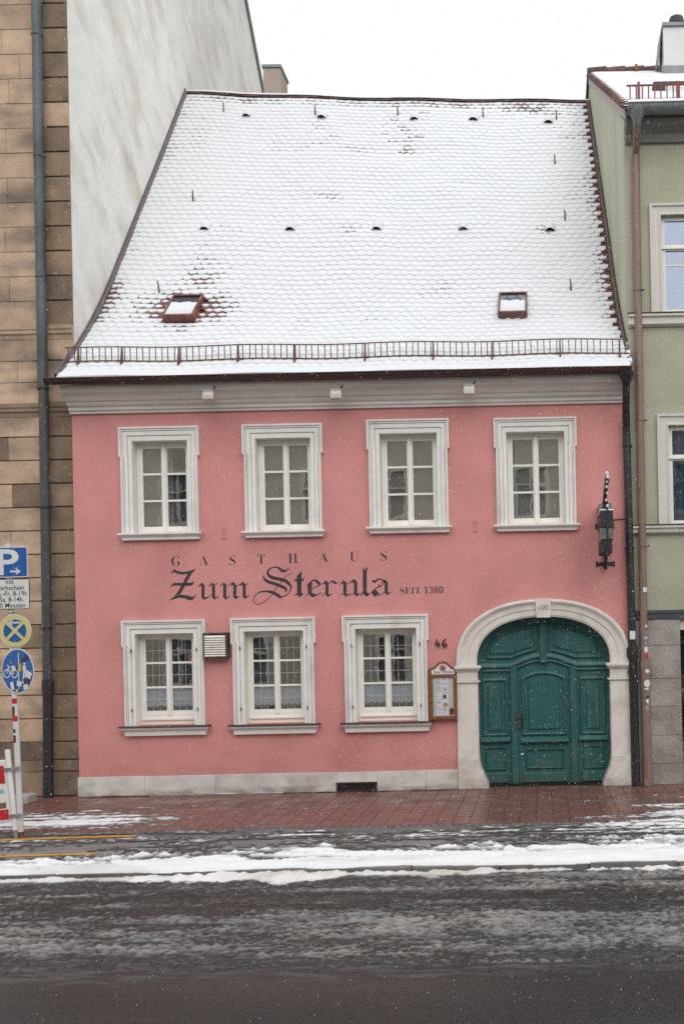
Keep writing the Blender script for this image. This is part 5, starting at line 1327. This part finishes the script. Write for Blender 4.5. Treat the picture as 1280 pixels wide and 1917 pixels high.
pd = B(); pd.disc(.13,.11,.03,.03,-.0072,-.006,16); pd.prism([(.095,.07),(.165,.07),(.15,-.03),(.11,-.03)],-.0075,-.006); pd.prism([(.108,-.03),(.13,-.03),(.115,-.17),(.09,-.17)],-.0078,-.0062); pd.prism([(.132,-.03),(.152,-.03),(.175,-.16),(.15,-.165)],-.0081,-.0064)
loc_build(pd, 'pedestrian_symbol', S_WHITE, bs)
for k, (x_, z_, w_, h_, m, an) in enumerate(((.05,.045,.06,.10,STICK_Y,0),(.12,.14,.07,.06,STICK_D,.2),(.21,-.05,.11,.09,STICK_W,-.5),(.165,-.14,.09,.09,STICK_D,.3),(.16,-.215,.09,.07,STICK_W,.2),(.04,-.17,.09,.07,STICK_W,-.2),(-.09,-.20,.06,.11,STICK_W,.25),(.0,-.265,.05,.04,STICK_Y,0),(-.045,.03,.05,.07,STICK_W,.2),(.17,.19,.06,.05,STICK_D,.6))):
    c_, s_ = math.cos(an), math.sin(an)
    loc_build(B().prism([(x_+c_*a-s_*b_, z_+s_*a+c_*b_) for a, b_ in ((-w_/2,-h_/2),(w_/2,-h_/2),(w_/2,h_/2),(-w_/2,h_/2))], -.0105-.0009*k-.0006, -.0105-.0009*k), 'sticker', m, bs)
# brackets and pole stickers
for z_ in (sv(30,1040,Ys)[1], sv(30,1147,Ys)[1], sv(30,1160,Ys)[1], sv(34,1240,Ys)[1]):
    B().tube([(xp(z_),PYy,z_-.012),(xp(z_),PYy,z_+.012)], .045, 12).build('bracket', S_GREY, sp)
for (py_, h_, m) in ((1312,.07,S_RED),(1331,.13,STICK_D),(1345,.07,S_RED),(1357,.04,STICK_W),(1368,.05,STICK_D),(1383,.10,STICK_D)):
    z_ = sv(33,py_,PYy)[1]; vs = []; n_ = 6; w = .6 if m is STICK_D else 1.2
    for i in range(n_+1):
        a = (-.5+i/n_)*w*1.9 - (.35 if m is STICK_D else 0); vs += [(xp(z_)+math.sin(a)*.0395, PYy-math.cos(a)*.0395-.001, z_-h_/2), (xp(z_)+math.sin(a)*.0395, PYy-math.cos(a)*.0395-.001, z_+h_/2)]
    B().add(vs, [(2*i,2*i+2,2*i+3,2*i+1) for i in range(n_)]).build('sticker', m, sp, smooth=True)

# construction barrier
By = PYy-.02
bx1 = svp(30,1565)[0]+.055
bt = svp(14,1402)[1]
br = empty('construction_barrier', (bx1-1.0, By, 0), 'white plastic barrier with red reflectors beside the sign post', 'barrier')
W_ = 2.0; x0 = bx1-W_
blean = Matrix.Translation((bx1,By,0)) @ Matrix.Rotation(R(-4.6), 4, 'Y') @ Matrix.Translation((-bx1,-By,0))
def bb(b, nm, m, par=br, **k):
    b.v = [tuple(blean @ Vector(v)) for v in b.v]; return b.build(nm, m, par, **k)
for xx in (bx1-.035, x0+.035):
    bb(B().tube([(xx,By,.10),(xx,By,bt-.02),(xx,By,bt)], [.035,.035,.028], 12), 'end_post', PLASTW, smooth=True)
    bb(B().tube([(xx,By,-.012),(xx,By,.16)], .03, 12), 'foot_spike', S_GREY)
zs_ = [.16,.21,.34,.40,.62,.68,.98,1.06]
body = B().lattice([x0+.071,x0+.12,x0+.95,x0+1.05,bx1-.12,bx1-.071],[.22,.28,.40,.48,.66,.72,1.00,1.06], lambda i,j: i in (1,3) and j in (2,), By-.025, By+.025)
bb(body, 'panel', PLASTW, bevel=.01)
for xx in (x0+.5, x0+1.0, x0+1.5): bb(B().add([(xx-.12,By-.012,.40),(xx-.06,By-.012,.40),(xx+.12,By-.012,.72),(xx+.06,By-.012,.72),(xx-.12,By+.012,.40),(xx-.06,By+.012,.40),(xx+.12,By+.012,.72),(xx+.06,By+.012,.72)], [(0,1,2,3),(7,6,5,4),(0,4,5,1),(1,5,6,2),(2,6,7,3),(3,7,4,0)]), 'brace', PLASTW)
for xx in (bx1-.085, bx1-.55, bx1-1.02, bx1-1.49):
    bb(B().box(xx-.24,xx-.01,By-.031,By-.026,.745,.985), 'red_reflector', S_RED, bevel=.002)
bb(B().box(bx1-.26,bx1-.09,By-.031,By-.026,.255,.395), 'red_reflector', S_RED, bevel=.002)
bb(B().box(bx1-.20,bx1-.13,By-.033,By-.028,.62,.665), 'sticker', STICK_B)
for z_ in (.93,.30): bb(B().lattice([bx1-.085,bx1-.07,bx1+.155,bx1+.17],[z_-.02,z_-.006,z_+.006,z_+.02], lambda i,j: i==1 and j==1, By-.05, By-.03), 'clamp', S_GREY)
# concrete block by the wall
cbx, cbz = sv(55,1500,-.5)
B().box(cbx-.25,cbx+.10,-.75,-.42,0.0,.14).build('concrete_block', CONC, bevel=.02, segs=2, label='small grey concrete block on the paving behind the sign post', cat='block')

# ------------------------------------------------------------------ house across the street (seen in the window panes)
op = empty('opposite_house', (-3, -21.5, 0), 'tan house across the street mirrored in the window panes', 'house')
oz = [ROADZ,.9,2.7,4.0,5.9,7.2,9.1,10.9]; ox = [-24.0]
x = -22.8
while x < 14: ox += [x, x+1.15]; x += 2.75
ox.append(15.5)
B().lattice(ox, oz, lambda i,j: i % 2 == 1 and j in (1,3,5), -21.9, -21.5).build('wall', OPP, op)
for i in range(1, len(ox)-2, 2):
    if not (-19 < ox[i] < 11): continue
    for j in (1,3,5):
        wo_ = B().box(ox[i],ox[i+1],-21.8,-21.75,oz[j],oz[j+1]).build('window', OPPW, op)
        B().lattice([ox[i]-.12,ox[i]+.04,(ox[i]+ox[i+1])/2-.04,(ox[i]+ox[i+1])/2+.04,ox[i+1]-.04,ox[i+1]+.12],[oz[j]-.1,oz[j]+.05,oz[j]+1.2,oz[j]+1.27,oz[j+1]-.05,oz[j+1]+.14], lambda a,b_: a in (1,3) and b_ in (1,3), -21.66, -21.46).build('frame', OPPT, wo_)
B().add([(-24.2,-21.2,10.9),(15.7,-21.2,10.9),(15.7,-26.5,14.6),(-24.2,-26.5,14.6),(15.7,-31,10.9),(-24.2,-31,10.9)], [(0,1,2,3),(3,2,4,5),(0,3,5),(1,4,2)]).build('roof', SNOW, op)

# ------------------------------------------------------------------ snow on the ground
def heightfield(name, x0, x1, y0, y1, step, fn, z0, m, label, sx=1.0):
    X_, Y_ = np.meshgrid(np.arange(x0, x1, step*sx), np.arange(y0, y1, step)); H_, D_ = fn(X_, Y_)
    ny, nx = X_.shape; H_ = np.maximum(H_, -0.006)
    idx = np.arange(nx*ny).reshape(ny, nx)
    q = np.stack([idx[:-1,:-1], idx[:-1,1:], idx[1:,1:], idx[1:,:-1]], -1).reshape(-1,4)
    hf = H_.reshape(-1); keep = (hf[q] > 0).any(1); q = q[keep]
    used = np.unique(q); mp_ = np.full(nx*ny, -1); mp_[used] = np.arange(len(used))
    V = np.stack([X_.reshape(-1)[used], Y_.reshape(-1)[used], z0+hf[used]], 1)
    me = bpy.data.meshes.new(name); me.from_pydata(V.tolist(), [], mp_[q].tolist())
    at = me.attributes.new('depth', 'FLOAT', 'POINT'); at.data.foreach_set('value', np.clip(D_.reshape(-1)[used], 0, 1).astype(np.float32))
    me.polygons.foreach_set('use_smooth', [True]*len(me.polygons)); me.update()
    return link(name, me, m, kind='stuff', label=label, cat='snow')
def band_h(x, y):
    ys = y + .10*np.sin(x*.9)*0 + .04*x                                  # shovel marks run slightly askew
    e2 = fbm(x*.45+40, y*1.3, 4)-.5; tongue = fbm(x*1.5, ys*6, 5)-.5; fine_ = fbm(x*7, ys*13, 4)-.5
    top_ = -4.48 + .15*np.sin(x*.31+1) + .02*x - np.clip((-4.4-x)*.17,0,.8)       # far edge of the bank
    d1 = top_ - y + e2*1.1 + tongue*1.3
    edge = .20*(fbm(x*1.3+3, x*0+2, 5)-.55)
    d2 = np.minimum(y + 5.71 + edge, 5.80 + y)
    ribs = fbm(x*1.1+9, ys*8, 5)
    F = np.clip(d1/.95, -1, 1)*1.1 - np.clip((-3.4-x)*.3,.62,1.0)*np.clip((ribs-.43)*4.5, 0, 1.0)*np.clip((y+5.62)*3,.15,1)
    F = F + 1.3*fine_ + .7*(fbm(x*24, y*30, 2)-.5)
    h = .003 + .062*np.clip(F,0,1) + .030*(fbm(x*2.2, ys*6, 4)-.5)*(F > .3)
    h = np.where(F > -.15, np.minimum(np.maximum(h,.002), .010 + .075*np.sqrt(np.clip(d2,0,.3)/.3)), -.01)
    return np.where(d2 < 0, -.01, h), F*.9+.15
heightfield('pavement_snow', -11, 4.2, -5.84, -3.3, .019, band_h, .003, PSNOW, 'bank of trodden snow along the kerb edge', 1.3)
def kerb_h(x, y):
    a = fbm(x*.8+5, x*0+3, 4); lump = fbm(x*11, y*15, 4); c = fbm(x*4.2+2, x*0+9, 5); g = fbm(x*15, y*20, 3)
    rgt = np.clip((x+5.2)*.5,0,1)
    wdt = .05 + .13*c + .45*np.clip((a-.44)*4,0,1)*rgt
    d = -5.745-y; F = 1-(d/wdt)
    h = .070*np.clip(1-(np.clip(d,0,9)/wdt)**1.5,-.3,1)*(.32+.85*c+.34*np.exp(-((x+3.0)/1.5)**2)) + .055*(lump-.5) + .03*(g-.5) - .020
    return h, h*26
heightfield('kerb_slush', -11, 4.2, -6.7, -5.745, .014, kerb_h, ROADZ, BSLUSH, 'lumpy slush heaped against the kerb', 1.2)
def road_h(x, y):
    yy = y + .05*np.sin(x*.5) + .030*x*np.clip((-2.0-x)*.3,-.25,1)
    st = fbm(x*.6, yy*8, 5); gr = fbm(x*26, yy*36, 2); md = fbm(x*2.8, yy*8, 5); cl = fbm(x*.25+7, yy*1.0+3, 3)
    thr = np.interp(y, [-9.5,-9.05,-8.75,-8.4,-8.0,-7.5,-7.1,-6.7,-6.3,-5.9], [1.1,.80,.60,.50,.46,.48,.53,.54,.52,.50])
    hole_ = np.exp(-(((x-.5)/1.5)**2 + ((y+6.95)/.42)**2)) + .8*np.exp(-(((x+2.4)/1.7)**2 + ((y+6.85)/.28)**2)) + .5*np.exp(-(((x+6.5)/1.6)**2 + ((y+6.25)/.2)**2))
    v = .28*st+.38*gr+.34*md - thr + (cl-.5)*.20 - .15*hole_
    F = v*3.3 + .43
    return np.where(F > 0, .0015 + .013*np.clip(F,0,1.2)*(.2+1.6*gr), -.01), F*.95
heightfield('road_slush', -8.0, 3.2, -9.5, -5.9, .0105, road_h, ROADZ+.001, SLUSH, 'grey streaks of melting slush on the road', 1.6)
def film_h(x, y):
    n1 = fbm(x*1.3, y*8, 5); n2 = fbm(x*14, y*24, 3)
    lft = np.clip((-5.1-x)*.9,0,1)*np.exp(-((y+2.45)/.85)**2)*.34
    rgt = np.clip((x-.4)*.5,0,1)*np.exp(-((y+2.8)/1.0)**2)*.40
    md = np.exp(-((y+3.80)/.42)**2)*.16 + np.clip((x+2)*.04,0,.2)*np.exp(-((y+3.6)/.35)**2)*.6
    F = (.6*n1+.4*n2 - .70 + lft + rgt + md - .5*np.exp(-((y+3.57+.05*np.clip(-6.6-x,0,3))/.11)**2)*(x < -5.4))*5 + .12
    return np.where(F > 0, .001+.010*np.clip(F,0,1.5), -.01), F*.8
heightfield('snow_film', -9.5, 3.6, -4.9, -.1, .018, film_h, .0015, PSNOW, 'thin smears of snow on the paving', 1.4)
def foot_h(x, y):
    h = (.012*(1-((-y-.05)/.05)) + .03*(fbm(x*2.2, y*9, 4)-.58))*np.where((x > -6.6) & (x < -4.4), 1, -1)
    return h, h*60
heightfield('wall_foot_snow', -7.8, -1.5, -.14, -.046, .012, foot_h, .001, PSNOW, 'thin line of snow at the foot of the pink wall', 2)

# ------------------------------------------------------------------ falling snow
NF = 130000
fr_ = np.random.default_rng(77)
P_ = np.stack([fr_.uniform(-13, 6, NF), fr_.uniform(-12.3, -.6, NF), fr_.uniform(.03, 16.5, NF)], 1)     # a block of air over the street
rs_ = fr_.uniform(.0011, .0031, len(P_))
oct_ = np.array([(1,0,0),(-1,0,0),(0,1,0),(0,-1,0),(0,0,1.7),(0,0,-1.7)])
of = np.array([(0,2,4),(2,1,4),(1,3,4),(3,0,4),(2,0,5),(1,2,5),(3,1,5),(0,3,5)])
sh_ = np.array([[1,0,.28],[0,1,0],[0,0,1]])
V = (P_[:,None,:] + (oct_ @ sh_.T)[None]*rs_[:,None,None]).reshape(-1,3); F_ = (of[None]+(np.arange(len(P_))*6)[:,None,None]).reshape(-1,3)
me = bpy.data.meshes.new('snowfall'); me.from_pydata(V.tolist(), [], F_.tolist()); me.update()
link('snowfall', me, FLAKE, kind='stuff', label='snowflakes falling in front of the houses', cat='snow')
